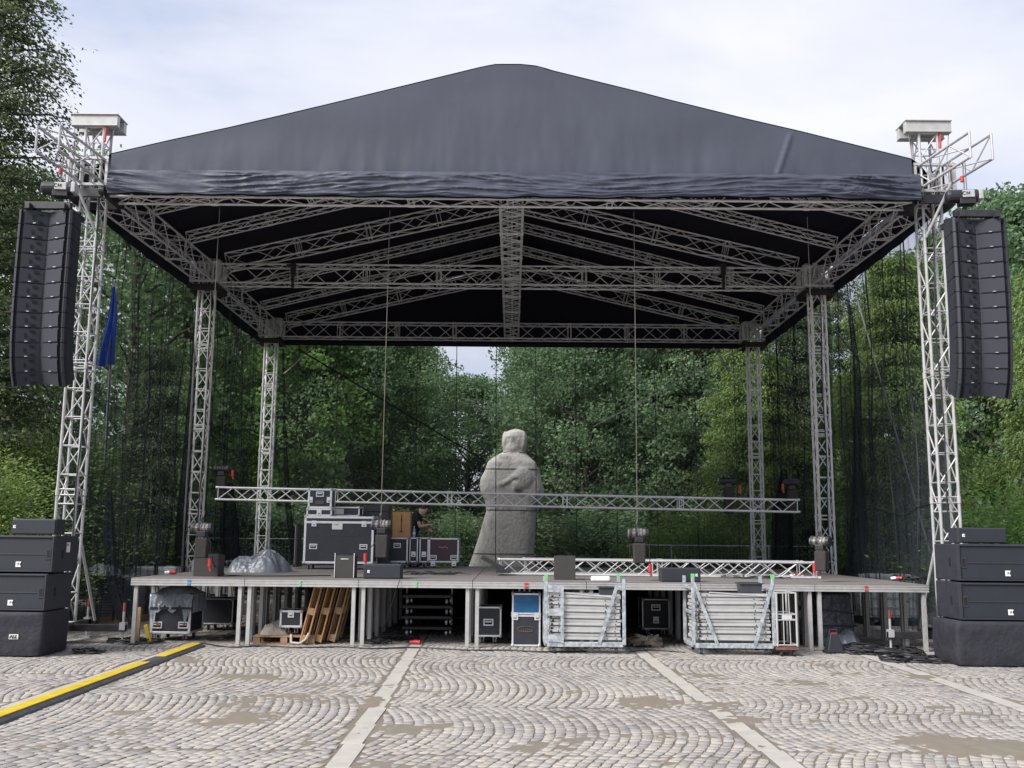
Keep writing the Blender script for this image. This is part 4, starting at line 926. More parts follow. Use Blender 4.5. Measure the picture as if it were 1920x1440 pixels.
# steel carts loaded with braces
def cart(u0, u1, vt, label, variant):
    Y = 17.0; x0, x1 = at(u0, 1225, Y).x, at(u1, 1225, Y).x; w = x1 - x0; zt = at((u0 + u1) / 2, vt, Y).z; d = .85
    t = thing('steel_cart', label, 'cart', ((x0 + x1) / 2, Y, 0), 0, 'galvanised carts of folded frames')
    f = MB(); zb = .15
    for a in (-1, 1):
        for y in (0, d): f.box((a * (w / 2 - .03), y, (zb + zt) / 2 + .03), (.055, .055, zt - zb + .06))
    for z in (zb,):
        for y in (0, d): f.box((0, y, z), (w - .10, .05, .08))
    for a in (-1, 1): f.box((a * (w / 2 - .03), d / 2, zb), (.05, d - .06, .06)); f.box((a * (w / 2 - .03), d / 2, zt - .12), (.04, d - .06, .05)); f.box((a * (w / 2 - .03), d / 2, (zb + zt) / 2), (.04, d - .06, .05))
    f.build('frame', GALV, t, bevel=.005)
    br = MB()
    def bar(xa, za, xb, zb_, y=-.032, wd=.055):
        v = Vector((xb - xa, 0, zb_ - za)); a_ = -math.atan2(v.z, v.x); MB().box(((xa + xb) / 2, y, (za + zb_) / 2), (v.length, .012, wd), Matrix.Rotation(a_, 3, 'Y')).build('diagonal_bar', GALV, t)
    if variant == 1:
        br.box((-w / 2 + .30, -.032, (zb + zt) / 2 - .02), (.05, .014, zt - zb - .08)); br.box((-w / 2 + .17, -.03, zt - .1), (.22, .01, .12)); br.box((-w / 2 + .17, -.03, zb + .1), (.22, .01, .12)); br.box((-w / 2 + .17, -.03, zt - .50), (.22, .01, .10))
        bar(w / 2 - .14, zt - .02, w / 2 - .45, zb + .02); 
    else:
        bar(-w / 2 + .04, zt - .03, -w / 2 + .42, zb + .02); bar(w / 2 - .04, zt - .03, w / 2 - .36, zb + .02)
    if variant == 1: br.build('side_plate', GALV, t)
    for a in (-1, 1):
        k = MB(); k.box((a * (w / 2 - .03), 0 if (variant == 2 and a > 0) or a < 0 else d, zt + .09), (.057, .057, .06)); k.build('green_tip', GREENP, t)
        for y in (.05, d - .05):
            k = MB(); x = a * (w / 2 - .16); k.tube((x - .02, y, .055), (x + .02, y, .055), .055, 14); wo_ = k.build('caster', RUB, t); k = MB(); k.box((x, y, .115), (.1, .1, .012)); k.box((x - .028, y, .08), (.006, .05, .08)); k.box((x + .028, y, .08), (.006, .05, .08)); k.build('fork', GALV, wo_)
    n = 13; rn = random.Random(variant); WPL = mat('white_folded_frames', (.40, .40, .395), .5, .1, var=.1, vscale=5, col2=(.36, .33, .29), thr=(.62, .8)); hz = (zt - .20 - zb - .08) / n
    for i in range(n):
        z = zb + .10 + hz * i + rn.uniform(-.006, .006); tilt = (.012 if variant == 1 else -.003) * (i / n) * 2.2 + rn.uniform(-.006, .006); a = rn.uniform(-.03, .03)
        m_ = MB(); rt = Matrix.Rotation(tilt, 3, 'Y'); y = .03 + (i % 2) * .02; L_ = w - .17
        m_.box((a * .6, y, z), (L_, .045, .040), rt); m_.box((a * .6 + .02, y + .012, z + .0265), (L_ - .14, .03, .010), rt); m_.box((a * .6, d - .1, z), (L_, .05, .05), rt)
        for e in (-1, 1): m_.box((a * .6 + e * (L_ / 2 - .02), d / 2, z), (.05, d - .2, .045))
        if i == n - 1: m_.box((.1, y - .012, z + .02), (L_ * .8, .04, .02), Matrix.Rotation(tilt + .06, 3, 'Y'))
        m_.mi = 1
        for e in (-.36, .30, .43): m_.tube((a * .6 + e * L_, y - .028, z - tilt * e * L_), (a * .6 + e * L_, y - .02, z - tilt * e * L_), .011, 8)
        m_.box((a * .6 - .46 * L_, y - .025, z), (.035, .02, .03))
        o = m_.build('folded_frame', [WPL, INK], t, bevel=.004)
    return t, zt
cart(1020, 1174, 1092, 'galvanised cart of stacked white folded frames, one diagonal bar, nearer the blue case', 1)
_, czt = cart(1298, 1456, 1090, 'galvanised cart of stacked white folded frames with two diagonal bars forming a V', 2)
def bin_(u, Y, z, label, s=1.):
    x = at(u, 1100, Y).x; mb = MB(); mb.box((0, 0, .11 * s), (.34 * s, .26 * s, .2 * s), None, (1.12, 1.12)); mb.mi = 1; mb.box((0, 0, .2101 * s), (.34 * s, .25 * s, .01)); mb.mi = 0; mb.box((0, -.16 * s, .2 * s), (.42 * s, .02, .02)); mb.box((0, .16 * s, .2 * s), (.42 * s, .02, .02)); tag(mb.build('plastic_bin', [mat('dark_grey_plastic', (.04, .045, .055), .5, var=.15), SLOT], loc=(x, Y, z), bevel=.006), label, 'bin')
bin_(1405, 17.25, czt - .24, 'dark grey plastic bin resting on top of the right cart load')
bin_(1137, 17.35, czt - .27, 'small dark bin behind the bars at the top of the first cart', .7)
x = at(1128, 1085, 17.7).x; tag(MB().box((0, 0, .045), (.34, .14, .09)).build('white_canister', WHT, loc=(x, 17.95, DZ), bevel=.03), 'white plastic canister lying on the deck edge above the first cart', 'canister')
# tall thin trolley
x0, x1 = at(1459, 1230, 16.9).x, at(1496, 1230, 16.9).x; w = x1 - x0
t = thing('cage_trolley', 'narrow white tube cage trolley on a rusty wheeled base right of the second cart', 'trolley', ((x0 + x1) / 2, 16.9, 0))
zt = at(1478, 1112, 16.9).z; mb = MB()
for a in (-1, 1):
    for y in (0, .6): mb.tube((a * w / 2, y, .16), (a * w / 2, y, zt), .018, 8)
for z in (.18, zt * .57, zt * .66, zt):
    mb.tube((-w / 2, 0, z), (w / 2, 0, z), .012, 6); mb.tube((-w / 2, .6, z), (w / 2, .6, z), .012, 6); [mb.tube((a * w / 2, 0, z), (a * w / 2, .6, z), .012, 6) for a in (-1, 1)]
mb.tube((-w / 6, 0, .18), (-w / 6, 0, zt), .009, 6); mb.tube((w / 6, 0, .18), (w / 8, 0, zt), .009, 6); mb.build('cage', STEELP, t)
mb = MB(); mb.box((0, -.006, zt * .615), (w * .5, .008, .07)); mb.build('plate', ALUW, t)
mb = MB(); mb.box((0, .3, .12), (w + .03, .66, .03)); mb.box((0, .0, .12), (w + .04, .03, .04)); mb.build('base', mat('rusty_red_steel', (.16, .07, .045), .8, var=.35, vscale=12), t)
for a in (-1, 1): mb = MB(); mb.tube((a * w * .33 - .015, .03, .045), (a * w * .33 + .015, .03, .045), .045, 12); mb.box((a * w * .33, .03, .095), (.05, .05, .02)); mb.build('caster', RUB, t)
c_, w_, h_ = px_case(1203, 1254, 20.2, 1123, 0, True)
flightcase('flight_case', 'black wheeled case deep in the shade between the two carts', (c_, 20.5, 0), w_, .6, h_, handles=((0, h_ * .72),), latches=((0, .18),), ew=.025)
# grey bags and cable drum at the right
t = thing('wrapped_load', 'load wrapped in dark grey plastic film and strapped, under the right deck end', 'wrapped load', (at(1568, 1180, 18.6).x, 18.95, 0))
def wrapf(i, j):
    a = i * 2 * math.pi; ca, sa = math.cos(a), math.sin(a); e_ = .4; k = 1 + .05 * mnoise.fractal(Vector((ca * 3, sa * 3, j * 5)), 1, 2, 4) + (.18 * (1 - j) ** 2); top = 1 if j < .93 else (1 - (j - .93) / .07)
    return (.33 * k * math.copysign(abs(ca) ** e_, ca) * (top * .9 + .1 * (j < .93)), .33 * k * math.copysign(abs(sa) ** e_, sa) * (top * .9 + .1 * (j < .93)), .02 + .93 * min(1, j / .93))
MB().grid(wrapf, 70, 34).build('film_wrap', FILMD, t, smooth=True)
mb = MB(); mb.box((0, 0, .62), (.70, .70, .03), Matrix.Rotation(.12, 3, 'Y')); mb.box((0, 0, .36), (.74, .74, .03)); mb.build('strap', CABLE, t)
heap('plastic_sack', 'grey plastic sack slumped on the cables beside the wrapped load', 'sack', (at(1588, 1200, 18.5).x, 18.6, 0), .3, .26, .3, FILM, 21, rough=.9)
t = thing('folding_stand', 'small black tapered plastic stand in front of the wrapped load', 'stand', (at(1566, 1228, 17.4).x, 17.45, 0))
mb = MB(); mb.box((0, 0, .17), (.30, .22, .32), None, (.45, .5)); mb.build('body', BLK, t, bevel=.015)
mb = MB(); mb.path([Vector((-.07, 0, .33)), Vector((-.06, 0, .39)), Vector((.06, 0, .39)), Vector((.07, 0, .33))], .014, 6); mb.build('handle', BLK, t); mb = MB(); mb.box((0, 0, .335), (.1, .04, .012)); mb.build('red_clip', RED, t)
for a in (-1, 1): mb = MB(); mb.box((a * .13, 0, .025), (.08, .24, .05)); mb.build('foot', BLK, t, bevel=.01)
# cables
def cable(label, pts, r=.012, name='cable', m=CABLE, group='loose cables', cat='cable', res=5):
    P = [Vector(p) for p in pts]; Q = []
    for i in range(len(P) - 1):
        a, b, c, d = P[max(0, i - 1)], P[i], P[i + 1], P[min(len(P) - 1, i + 2)]
        for k_ in range(res):
            u = k_ / res; Q.append(.5 * ((2 * b) + (c - a) * u + (2 * a - 5 * b + 4 * c - d) * u * u + (3 * b - a - 3 * c + d) * u ** 3))
    Q.append(P[-1]); vs = []; fs = []; n = 5
    for i, q in enumerate(Q):
        k_ = (Q[min(len(Q) - 1, i + 1)] - Q[max(0, i - 1)]).normalized(); u = k_.cross(Vector((0, 0, 1)) if abs(k_.z) < .9 else Vector((1, 0, 0))).normalized(); w = k_.cross(u)
        vs += [q + (u * math.cos(2 * math.pi * e / n) + w * math.sin(2 * math.pi * e / n)) * r for e in range(n)]
    fs = [(i * n + e, i * n + (e + 1) % n, (i + 1) * n + (e + 1) % n, (i + 1) * n + e) for i in range(len(Q) - 1) for e in range(n)]
    return tag(MB().add(vs, fs).build(name, m, smooth=True), label, cat, group)
def coil(u, v, label, n, rad, seed, z0=0., r=.012, sq=1., Y=None):
    rn = random.Random(seed); c = gp(u, v, z0); pts = []
    for i in range(n):
        a = i * .8 + rn.uniform(-.2, .2); rr = rad * rn.uniform(.45, 1.05); ox = rad * .9 * math.sin(i * .05 + seed); pts.append((c.x + ox + rr * math.cos(a), c.y + rr * sq * math.sin(a), z0 + r + .05 * rn.random() * (1 + .5 * math.sin(i * .1))))
    cable(label, pts, r, 'cable_coil')
coil(752, 1200, 'tangled thin grey cables on the paving beside the dolly stack', 90, .20, 1, r=.008)
coil(704, 1207, 'flat black cable pile beside the deck legs near the standing pallets', 60, .16, 2)
coil(1640, 1222, 'large tangle of black cables on the paving under the right deck end', 150, .5, 3, r=.014, sq=1.3)
coil(1590, 1222, 'black cable tangle behind the tapered stand', 70, .28, 13, r=.013)
coil(1735, 1240, 'black cable tangle on the paving beside the right stack', 110, .42, 4, r=.014, sq=.8)
coil(165, 1225, 'black cable loops beside the left subwoofer stack', 60, .16, 5, r=.012)
coil(235, 1205, 'black cables lying across the left tower base', 70, .4, 6, r=.012)
coil(395, 1200, 'loose grey cables beside the yellow cable ramp end', 40, .25, 7, r=.009)
coil(1705, 1089, 'coiled black cable with red plug lying on the right deck end', 45, .20, 8, DZ, r=.010)
coil(830, 1078, 'thin black cables lying on the deck by the long speaker', 40, .55, 9, DZ, r=.008, sq=.6)
coil(1450, 1085, 'thin black cables lying on the deck right of the trusses', 50, .55, 10, DZ, r=.008, sq=.5)
cable('black cable snaking along the front foot of the deck', [tuple(gp(u, v, .012)) for u, v in ((375, 1205), (430, 1213), (500, 1211), (560, 1214), (640, 1213), (700, 1216), (780, 1214), (880, 1219), (950, 1219), (1015, 1222), (1100, 1221))], .014)
cable('thin cable lying along the paving between the two carts', [tuple(gp(u, v, .01)) for u, v in ((1180, 1222), (1220, 1219), (1285, 1223))], .009)
cable('black cable curving over the stage edge from the left wooden box', [tuple(at(u, v, Y)) for u, v, Y in ((398, 1042, 18.4), (402, 1060, 18.4))] + [tuple(gp(u, v, DZ + .012)) for u, v in ((420, 1076), (440, 1079), (520, 1080), (620, 1079))], .011)
cable('cable lead rising from the deck edge to the hoist beside the large case', [tuple(at(750, 1086, 17.66)), tuple(at(742, 1110, 17.66)), tuple(at(722, 1170, 18.0)), tuple(gp(710, 1205, .01))], .007)
for u, v, z, lb in ((318, 1077, DZ, 'red plug lying on the left deck end'), (777, 1208, 0, 'red plug lying on the paving by the grey cables'), (1490, 1083, DZ, 'red and white plug on the deck right of the carts'), (1680, 1088, DZ, 'red plug at the cable coil on the right deck end')):
    p = gp(u, v, z); t = thing('power_plug', lb, 'plug', (p.x, p.y if z == 0 else max(p.y, 17.95), z), random.uniform(-.6, .6), 'red power plugs')
    MB().tube((0, 0, .04), (.12, 0, .04), .038, 12).build('socket', RED, t); MB().tube((-.09, 0, .035), (0, 0, .04), .028, 10, .036).build('grip', RED if '77' in str(u) else WHT, t)
for x_, Y_, zt_, lb in ((XL + .19, YF - .2, 8.1, 'black cable running down the front left tower'), (XR - .05, YF - .2, 8.1, 'black cable running down the front right tower'), (XL + .19, YM - .2, 8.2, 'black cable running down the middle left tower'), (XR + .02, YM - .2, 8.2, 'black cable running down the middle right tower')):
    cable(lb, [(x_ + .02 * math.sin(q * 1.7), Y_ - .02 * math.cos(q), zt_ - q * (zt_ - .3) / 9) for q in range(10)], .014)
# yellow wedge bit and timber prop
tag(MB().box((0, 0, .16), (.07, .05, .34), Matrix.Rotation(R(-16), 3, 'Y')).build('yellow_prop', YEL, loc=(at(275, 1200, 17.9).x, 17.95, 0), bevel=.008), 'short yellow plastic piece leaning beside the left deck leg', 'yellow piece')
tag(MB().box((0, 0, .31), (.06, .05, .62)).build('timber_post', WOODG, loc=(at(256, 1200, 17.95).x, 18.0, 0), bevel=.004), 'short timber post standing just behind the left deck leg', 'post')

# ------------------------------------------------------------ cable ramp
t = thing('cable_ramp', 'yellow and black rubber cable ramp running across the paving to the deck', 'cable ramp', (0, 0, 0))
A = gp(-160, 1408); B = gp(368, 1212); A.z = B.z = 0; dv = (B - A); Ln = dv.length; k = dv.normalized(); sd_ = Vector((-k.y, k.x, 0)) * -1
segs = [(0, 'y')]; cols = []; pos = 0
marks = [gp(-160, 1408), gp(258, 1248), gp(292, 1237), gp(368, 1212)]
dd = [(m - A).dot(k) for m in marks]
def rampseg(a, b, m, name):
    mb = MB(); a += .004; b -= .004; n = max(1, int((b - a) / .25))
    prof = [(-.17, 0), (-.15, .018), (-.085, .046), (.085, .046), (.15, .018), (.17, 0)]
    vs = []; fs = []
    for e in (a, b): vs += [A + k * e + sd_ * p[0] + Vector((0, 0, p[1] + .004)) for p in prof]
    fs = [(i, i + 1, 7 + i, 6 + i) for i in range(5)] + [(5, 4, 3, 2, 1, 0), (6, 7, 8, 9, 10, 11)]
    mb.add(vs, fs); o = mb.build(name, RUB, t)
    if m is YEL:
        l = MB(); rt = Matrix(((k.x, sd_.x, 0), (k.y, sd_.y, 0), (0, 0, 1)))
        q = a
        while q < b - .05:
            e = min(b, q + .9); l.box(A + k * ((q + e) / 2) + Vector((0, 0, .054)), (e - q - .006, .17, .012), rt); q = e
        l.build('yellow_lid', YEL, o, bevel=.004)
rampseg(dd[0], dd[1], YEL, 'ramp_section'); rampseg(dd[1], dd[2], RUB, 'ramp_section'); rampseg(dd[2], dd[3], YEL, 'ramp_section')

# ------------------------------------------------------------ things behind / beside the deck
def ibc(x, y, label, rz=0., w=1.15):
    t = thing('liquid_tank', label, 'tank', (x, y, 0), rz, 'caged white liquid tanks')
    mb = MB(); mb.box((0, 0, .66), (w, 1.0, .98)); mb.build('tank', TANK, t, bevel=.08)
    mb = MB()
    for z in (.2, .42, .64, .86, 1.12):
        for s_ in (-1, 1): mb.tube((-w / 2 - .03, s_ * .54, z), (w / 2 + .03, s_ * .54, z), .011, 6); mb.tube((s_ * (w / 2 + .03), -.54, z), (s_ * (w / 2 + .03), .54, z), .011, 6)
    for i in range(8):
        a = -w / 2 - .03 + (w + .06) * i / 7
        for s_ in (-1, 1): mb.tube((a, s_ * .54, .18), (a, s_ * .54, 1.14), .011, 6)
        b = -.54 + 1.08 * i / 7
        for s_ in (-1, 1): mb.tube((s_ * (w / 2 + .03), b, .18), (s_ * (w / 2 + .03), b, 1.14), .011, 6)
    mb.build('cage', GALV, t)
    mb = MB(); mb.box((0, 0, .15), (w + .08, 1.1, .03)); [mb.box((a, 0, .07), (.12, 1.05, .13)) for a in (-w / 2, 0, w / 2)]; mb.build('pallet_base', BLK, t)
    mb = MB(); mb.tube((0, 0, 1.14), (0, 0, 1.2), .09, 14); mb.build('cap', BLK, t)
ibc(at(285, 1100, 24).x, 24.4, 'white caged liquid tank beyond the left netting, beside the deck end')
ibc(at(1652, 1110, 24).x, 23.6, 'white caged liquid tank beyond the right deck end')
ibc(at(408, 1110, 31).x, 30.5, 'white caged liquid tank standing behind the stage, seen under the deck')
t = thing('panel_stack', 'tall stack of grey plastic floor panels on a pallet behind the left net', 'panel stack', (at(200, 1150, 22).x, 22.6, 0))
mb = MB(); mb.box((0, 0, .07), (1.15, 1.0, .12)); mb.build('pallet', WOODG, t); rn = random.Random(4)
for i in range(15): mb = MB(); mb.box((rn.uniform(-.012, .012), 0, .16 + i * .058), (1.05, .95, .05)); mb.box((rn.uniform(-.2, .2), -.47, .16 + i * .058), (.3, .03, .03)); mb.build('panel', PVC, t, bevel=.004)
def fence(a, b, label, yb=False, hf=2.0):
    a = Vector(a); b = Vector(b); d = b - a; rz = math.atan2(d.y, d.x); L_ = d.length
    t = thing('fence_panel', label, 'fence', a, rz, 'temporary mesh fence panels')
    t.scale = (1, 1, hf / 2.0)
    mb = MB(); mb.tube((0, 0, .08), (0, 0, 2.0), .021, 8); mb.tube((L_, 0, .08), (L_, 0, 2.0), .021, 8); mb.tube((0, 0, 1.96), (L_, 0, 1.96), .021, 8); mb.tube((0, 0, .12), (L_, 0, .12), .021, 8); mb.build('frame', GALV, t)
    mb = MB(); n = int(L_ / .11)
    for i in range(1, n): mb.tube((L_ * i / n, 0, .12), (L_ * i / n, 0, 1.96), .0022, 3, caps=False)
    for i in range(1, 7): mb.tube((0, 0, .12 + .26 * i), (L_, 0, .12 + .26 * i), .0026, 3, caps=False)
    mb.build('wire_mesh', GALV, t)
    mb = MB(); mb.box((0, 0, .06), (.22, .6, .12)); mb.box((L_, 0, .06), (.22, .6, .12)); mb.build('foot_block', mat('concrete_foot', (.3, .29, .27), .9), t)
    if yb: mb = MB(); mb.box((.12, -.03, 1.42), (.05, .02, .3)); mb.build('yellow_clip', YEL, t)
fz = 33.2
fl = [(-17.0, 31.5, -13.6, 32.2, 'farthest left, beyond the flagpole'), (-13.5, 32.2, -10.2, 32.6, 'behind the left netting and panel stack'), (-10.1, 32.6, -6.8, 33.4, 'behind the left towers'), (-6.7, 33.4, -3.4, 33.4, 'behind the tarpaulin and large flight case'), (4.0, 34.6, 5.2, 33.1, 'slanting back behind the deck trusses'), (5.2, 33.1, 8.4, 33.1, 'behind the rear right tower'), (8.45, 33.1, 11.0, 32.6, 'behind the right netting'), (11.05, 32.6, 14.0, 31.6, 'farthest right, behind the right speakers')]
for x0, y0, x1, y1, lb in fl: fence((x0, y0, 0), (x1, y1, 0), 'temporary wire mesh fence panel ' + lb, True, 1.75 if x0 > 0 else (1.5 if x0 < -12 else 1.85))
# flag
p = at(190, 1060, 26.5); q = at(217, 535, 26.5)
t = thing('flagpole', 'tall grey pole with a limp blue flag behind the left netting', 'flagpole', (p.x, 26.5, 0))
dxy = (q.x - p.x); mb = MB(); mb.tube((0, 0, 0), (dxy * .8, 0, q.z * .6), .055, 12, .04); mb.tube((dxy * .8, 0, q.z * .6), (dxy * 1.05, 0, q.z + .1), .04, 12, .025); mb.ell((dxy * 1.05, 0, q.z + .12), (.05, .05, .05)); mb.build('pole', mat('pole_paint', (.60, .61, .63), .5, .1), t)
def flagf(i, j):
    z = q.z - .05 - 2.15 * j; bx = dxy * (1.05 - .06 * j * 2); wd = .05 + .40 * j ** .8
    c1 = math.sin(i * 13 + j * 2) * .06 * (.3 + j)
    return (bx - wd * .75 + wd * 1.1 * i + .04 * math.sin(j * 5), -.07 + c1, z + .12 * (1 - i) * -j)
MB().grid(flagf, 40, 40).build('flag', FLAG, t, smooth=True)

# ------------------------------------------------------------ statue
t = thing('stone_statue', 'tall grey stone statue of a robed bearded figure behind the stage', 'statue', (0, 36.4, 0))
prof = [(1200, 855, 1001, .95), (1065, 878, 1003, .9), (1040, 887, 1001, .88), (1000, 900, 1004, .84), (958, 912, 1007, .8), (940, 909, 1016, .82), (926, 902, 1021, .85), (912, 899, 1019, .85), (898, 901, 1015, .82), (882, 910, 1010, .78), (868, 914, 1005, .72), (859, 923, 996, .62), (853, 934, 989, .52), (848, 943, 985, .45), (842, 946, 984, .44), (834, 943, 986, .48), (827, 941, 988, .5), (818, 943, 989, .5), (811, 948, 985, .44), (807, 956, 979, .3), (805, 963, 973, .1)]
mb = MB(); ns = 48; vs = []; fs = []
for v, ul, ur, dp in prof:
    a = at(ul, v, 36.4); b = at(ur, v, 36.4); cx = (a.x + b.x) / 2; rx = (b.x - a.x) / 2; z = max(0, (a.z + b.z) / 2)
    for i in range(ns):
        an = 2 * math.pi * i / ns; ca, sa = math.cos(an), math.sin(an); e_ = .46 if v > 862 else .72
        vs.append((cx + rx * math.copysign(abs(ca) ** e_, ca), dp * .72 * math.copysign(abs(sa) ** e_, sa), z))
for j in range(len(prof) - 1):
    for i in range(ns): fs.append((j * ns + i, j * ns + (i + 1) % ns, (j + 1) * ns + (i + 1) % ns, (j + 1) * ns + i))
fs.append(tuple(range(ns - 1, -1, -1))); fs.append(tuple((len(prof) - 1) * ns + i for i in range(ns)))
mb.add(vs, fs)
def sp(u, v, dy): q = at(u, v, 36.4); return Vector((q.x, dy, q.z))
mb.tube(sp(910, 920, -.42), sp(945, 908, -.54), .14, 14, .12); mb.tube(sp(945, 908, -.54), sp(966, 896, -.56), .12, 14, .09); mb.ell(sp(966, 896, -.58), (.2, .11, .10))
mb.ell(sp(979, 901, -.54), (.40, .13, .46), 20, 12)
mb.tube(sp(1010, 920, -.42), sp(985, 923, -.52), .13, 14, .11); mb.ell(sp(970, 913, -.60), (.14, .09, .2), rot=Matrix.Rotation(.5, 3, 'Y'))
for i in range(4): mb.tube(sp(962 + 3 * i, 906 + i, -.65), sp(966 + 3 * i, 921, -.64), .035, 8)
mb.ell(sp(959, 828, -.33), (.05, .06, .13)); mb.ell(sp(959, 820, -.31), (.2, .08, .05)); mb.ell(sp(960, 842, -.26), (.27, .13, .26)); mb.ell(sp(981, 829, -.12), (.15, .24, .42)); mb.ell(sp(947, 828, -.12), (.12, .22, .38))
o = mb.build('figure', STONE, t, smooth=True)
m_ = o.modifiers.new('r', 'REMESH'); m_.mode = 'VOXEL'; m_.voxel_size = .035; m_.use_smooth_shade = True
m_ = o.modifiers.new('s', 'SMOOTH'); m_.iterations = 6; m_.factor = .5
j_ = MB()
for v, ul, ur, dp in ((881, 911, 1009, .79), (849, 943, 985, .455), (1038, 888, 1001, .885), (957, 912, 1007, .805)):
    a = at(ul, v, 36.4); b = at(ur, v, 36.4); pts = []
    for i in range(33):
        an = math.pi + math.pi * i / 32; ca, sa = math.cos(an), math.sin(an); pts.append(Vector(((a.x + b.x) / 2 + (b.x - a.x) / 2 * math.copysign(abs(ca) ** .42, ca) * .997, dp * .72 * math.copysign(abs(sa) ** .42, sa) * .999, (a.z + b.z) / 2)))
    j_.path(pts, .014, 5)
j_.build('block_joint', JOINT, t)

# ------------------------------------------------------------ person
hx = at(774, 1000, 25.75).x; PY = 25.95
t = thing('person', 'person in a black t-shirt bending over the flight cases, looking at their hands', 'person', (hx, PY, DZ), 0)
def V3(*a): return Vector(a)
# local frame: x to the right (facing), y depth, z up
hipL, hipR = V3(0, .09, .93), V3(0, -.09, .93); chest = V3(.06, 0, 1.23); neck = V3(.14, 0, 1.37); headc = V3(.235, -.01, 1.455)
body = MB()
for s_, hp in ((1, hipL), (-1, hipR)):
    kn = V3(.05, s_ * .10, .50); an = V3(-.03, s_ * .11, .09)
    body.tube(hp, kn, .085, 12, .055); body.ell(kn, (.056, .056, .06)); body.tube(kn, an, .054, 12, .036); body.ell(an + V3(.06, 0, -.05), (.13, .05, .045))
body.ell(V3(0, 0, .95), (.12, .17, .13), 14, 10); body.tube(V3(0, 0, .95), chest, .13, 14, .14); body.ell(chest + V3(0, 0, .03), (.115, .185, .15), 14, 10); body.tube(chest, neck, .10, 12, .052); body.tube(neck - V3(.02, 0, .05), headc + V3(-.02, 0, -.05), .055, 12)
rt = Matrix.Rotation(R(38), 3, 'Y')
def hd(x, y, z): return headc + rt @ V3(x, y, z)
body.ell(headc, (.104, .084, .125), 18, 14, rt); body.ell(hd(.035, 0, -.075), (.062, .055, .05), 12, 8, rt); body.ell(hd(.1, 0, -.018), (.02, .013, .026), 8, 6, rt); body.ell(hd(.088, 0, .02), (.02, .05, .012), 8, 6, rt); body.ell(hd(.085, 0, -.062), (.018, .026, .012), 8, 6, rt)
for s_ in (-1, 1): body.ell(hd(-.005, s_ * .08, -.01), (.018, .012, .032), 8, 6, rt)
def hand(w, d_, s_):
    d_ = d_.normalized(); up = Vector((0, 0, 1)); sdv = d_.cross(up).normalized(); nn = sdv.cross(d_)
    body.ell(w + d_ * .045, (.045, .035, .022), 10, 8)
    for i in range(4):
        o_ = sdv * (.024 * (i - 1.5)) * s_; l = (.038, .044, .041, .033)[i]
        a = w + d_ * .08 + o_; b = a + d_ * l - nn * .012; c = b + d_ * l * .5 - nn * .028
        body.tube(a, b, .0105, 7, .0095); body.ell(b, (.0098,) * 3, 6, 5); body.tube(b, c, .0095, 7, .008); body.ell(c, (.008,) * 3, 6, 5)
    a = w + d_ * .03 + sdv * .036 * -s_; b = a + d_ * .035 + sdv * .02 * -s_ - nn * .01; c = b + d_ * .028 - nn * .015
    body.tube(a, b, .012, 7, .011); body.ell(b, (.011,) * 3, 6, 5); body.tube(b, c, .011, 7, .009); body.ell(c, (.009,) * 3, 6, 5)
arms = []
for s_, sh, el, wr_ in ((-1, V3(.09, -.19, 1.30), V3(.18, -.23, 1.03), V3(.40, -.12, 1.07)), (1, V3(.09, .19, 1.30), V3(.23, .22, 1.04), V3(.38, .06, .97))):
    body.ell(sh, (.062,) * 3); body.tube(sh, el, .052, 12, .042); body.ell(el, (.043,) * 3); body.tube(el, wr_, .042, 12, .028); body.ell(wr_, (.029,) * 3); hand(wr_, (wr_ - el), s_); arms.append((sh, el, wr_))
o = body.build('body', SKIN, t, smooth=True); m_ = o.modifiers.new('r', 'REMESH'); m_.mode = 'VOXEL'; m_.voxel_size = .0065; m_.use_smooth_shade = True; m_ = o.modifiers.new('s', 'SMOOTH'); m_.iterations = 3
sh_ = MB(); sh_.ell(V3(0, 0, .98), (.135, .18, .12), 16, 10); sh_.tube(V3(0, 0, .93), chest, .155, 16, .158); sh_.ell(chest + V3(0, 0, .03), (.13, .2, .165), 16, 10); sh_.tube(chest, neck, .13, 14, .068)
for sh, el, wr_ in arms: sh_.ell(sh, (.078,) * 3, 12, 8); sh_.tube(sh, sh.lerp(el, .55), .074, 14, .068)
o = sh_.build('t_shirt', SHIRT, t, smooth=True); m_ = o.modifiers.new('r', 'REMESH'); m_.mode = 'VOXEL'; m_.voxel_size = .010; m_.use_smooth_shade = True
pn = MB(); pn.ell(V3(0, 0, .92), (.14, .185, .12), 16, 10)
for s_, hp in ((1, hipL), (-1, hipR)): kn = V3(.05, s_ * .10, .50); an = V3(-.03, s_ * .11, .1); pn.tube(hp, kn, .1, 14, .07); pn.ell(kn, (.071,) * 3); pn.tube(kn, an, .069, 14, .058)
o = pn.build('trousers', JEAN, t, smooth=True); m_ = o.modifiers.new('r', 'REMESH'); m_.mode = 'VOXEL'; m_.voxel_size = .010; m_.use_smooth_shade = True
hr = MB(); hr.ell(hd(-.022, 0, .038), (.099, .088, .103), 16, 12, rt); hr.build('hair', HAIR, t, smooth=True)
for s_ in (-1, 1): k_ = MB(); k_.ell(V3(.03, s_ * .11, .045), (.14, .055, .05)); k_.box(V3(.03, s_ * .11, .012), (.27, .1, .024)); k_.build('shoe', BLK, t, smooth=True)
ph = MB(); ph.box(V3(.51, -.05, 1.06), (.075, .10, .012), Matrix.Rotation(R(-25), 3, 'Y')); tag(ph.build('mobile_phone', BLK, loc=(hx, PY, DZ), bevel=.003), 'small dark phone held in the hands of the bending person', 'phone')

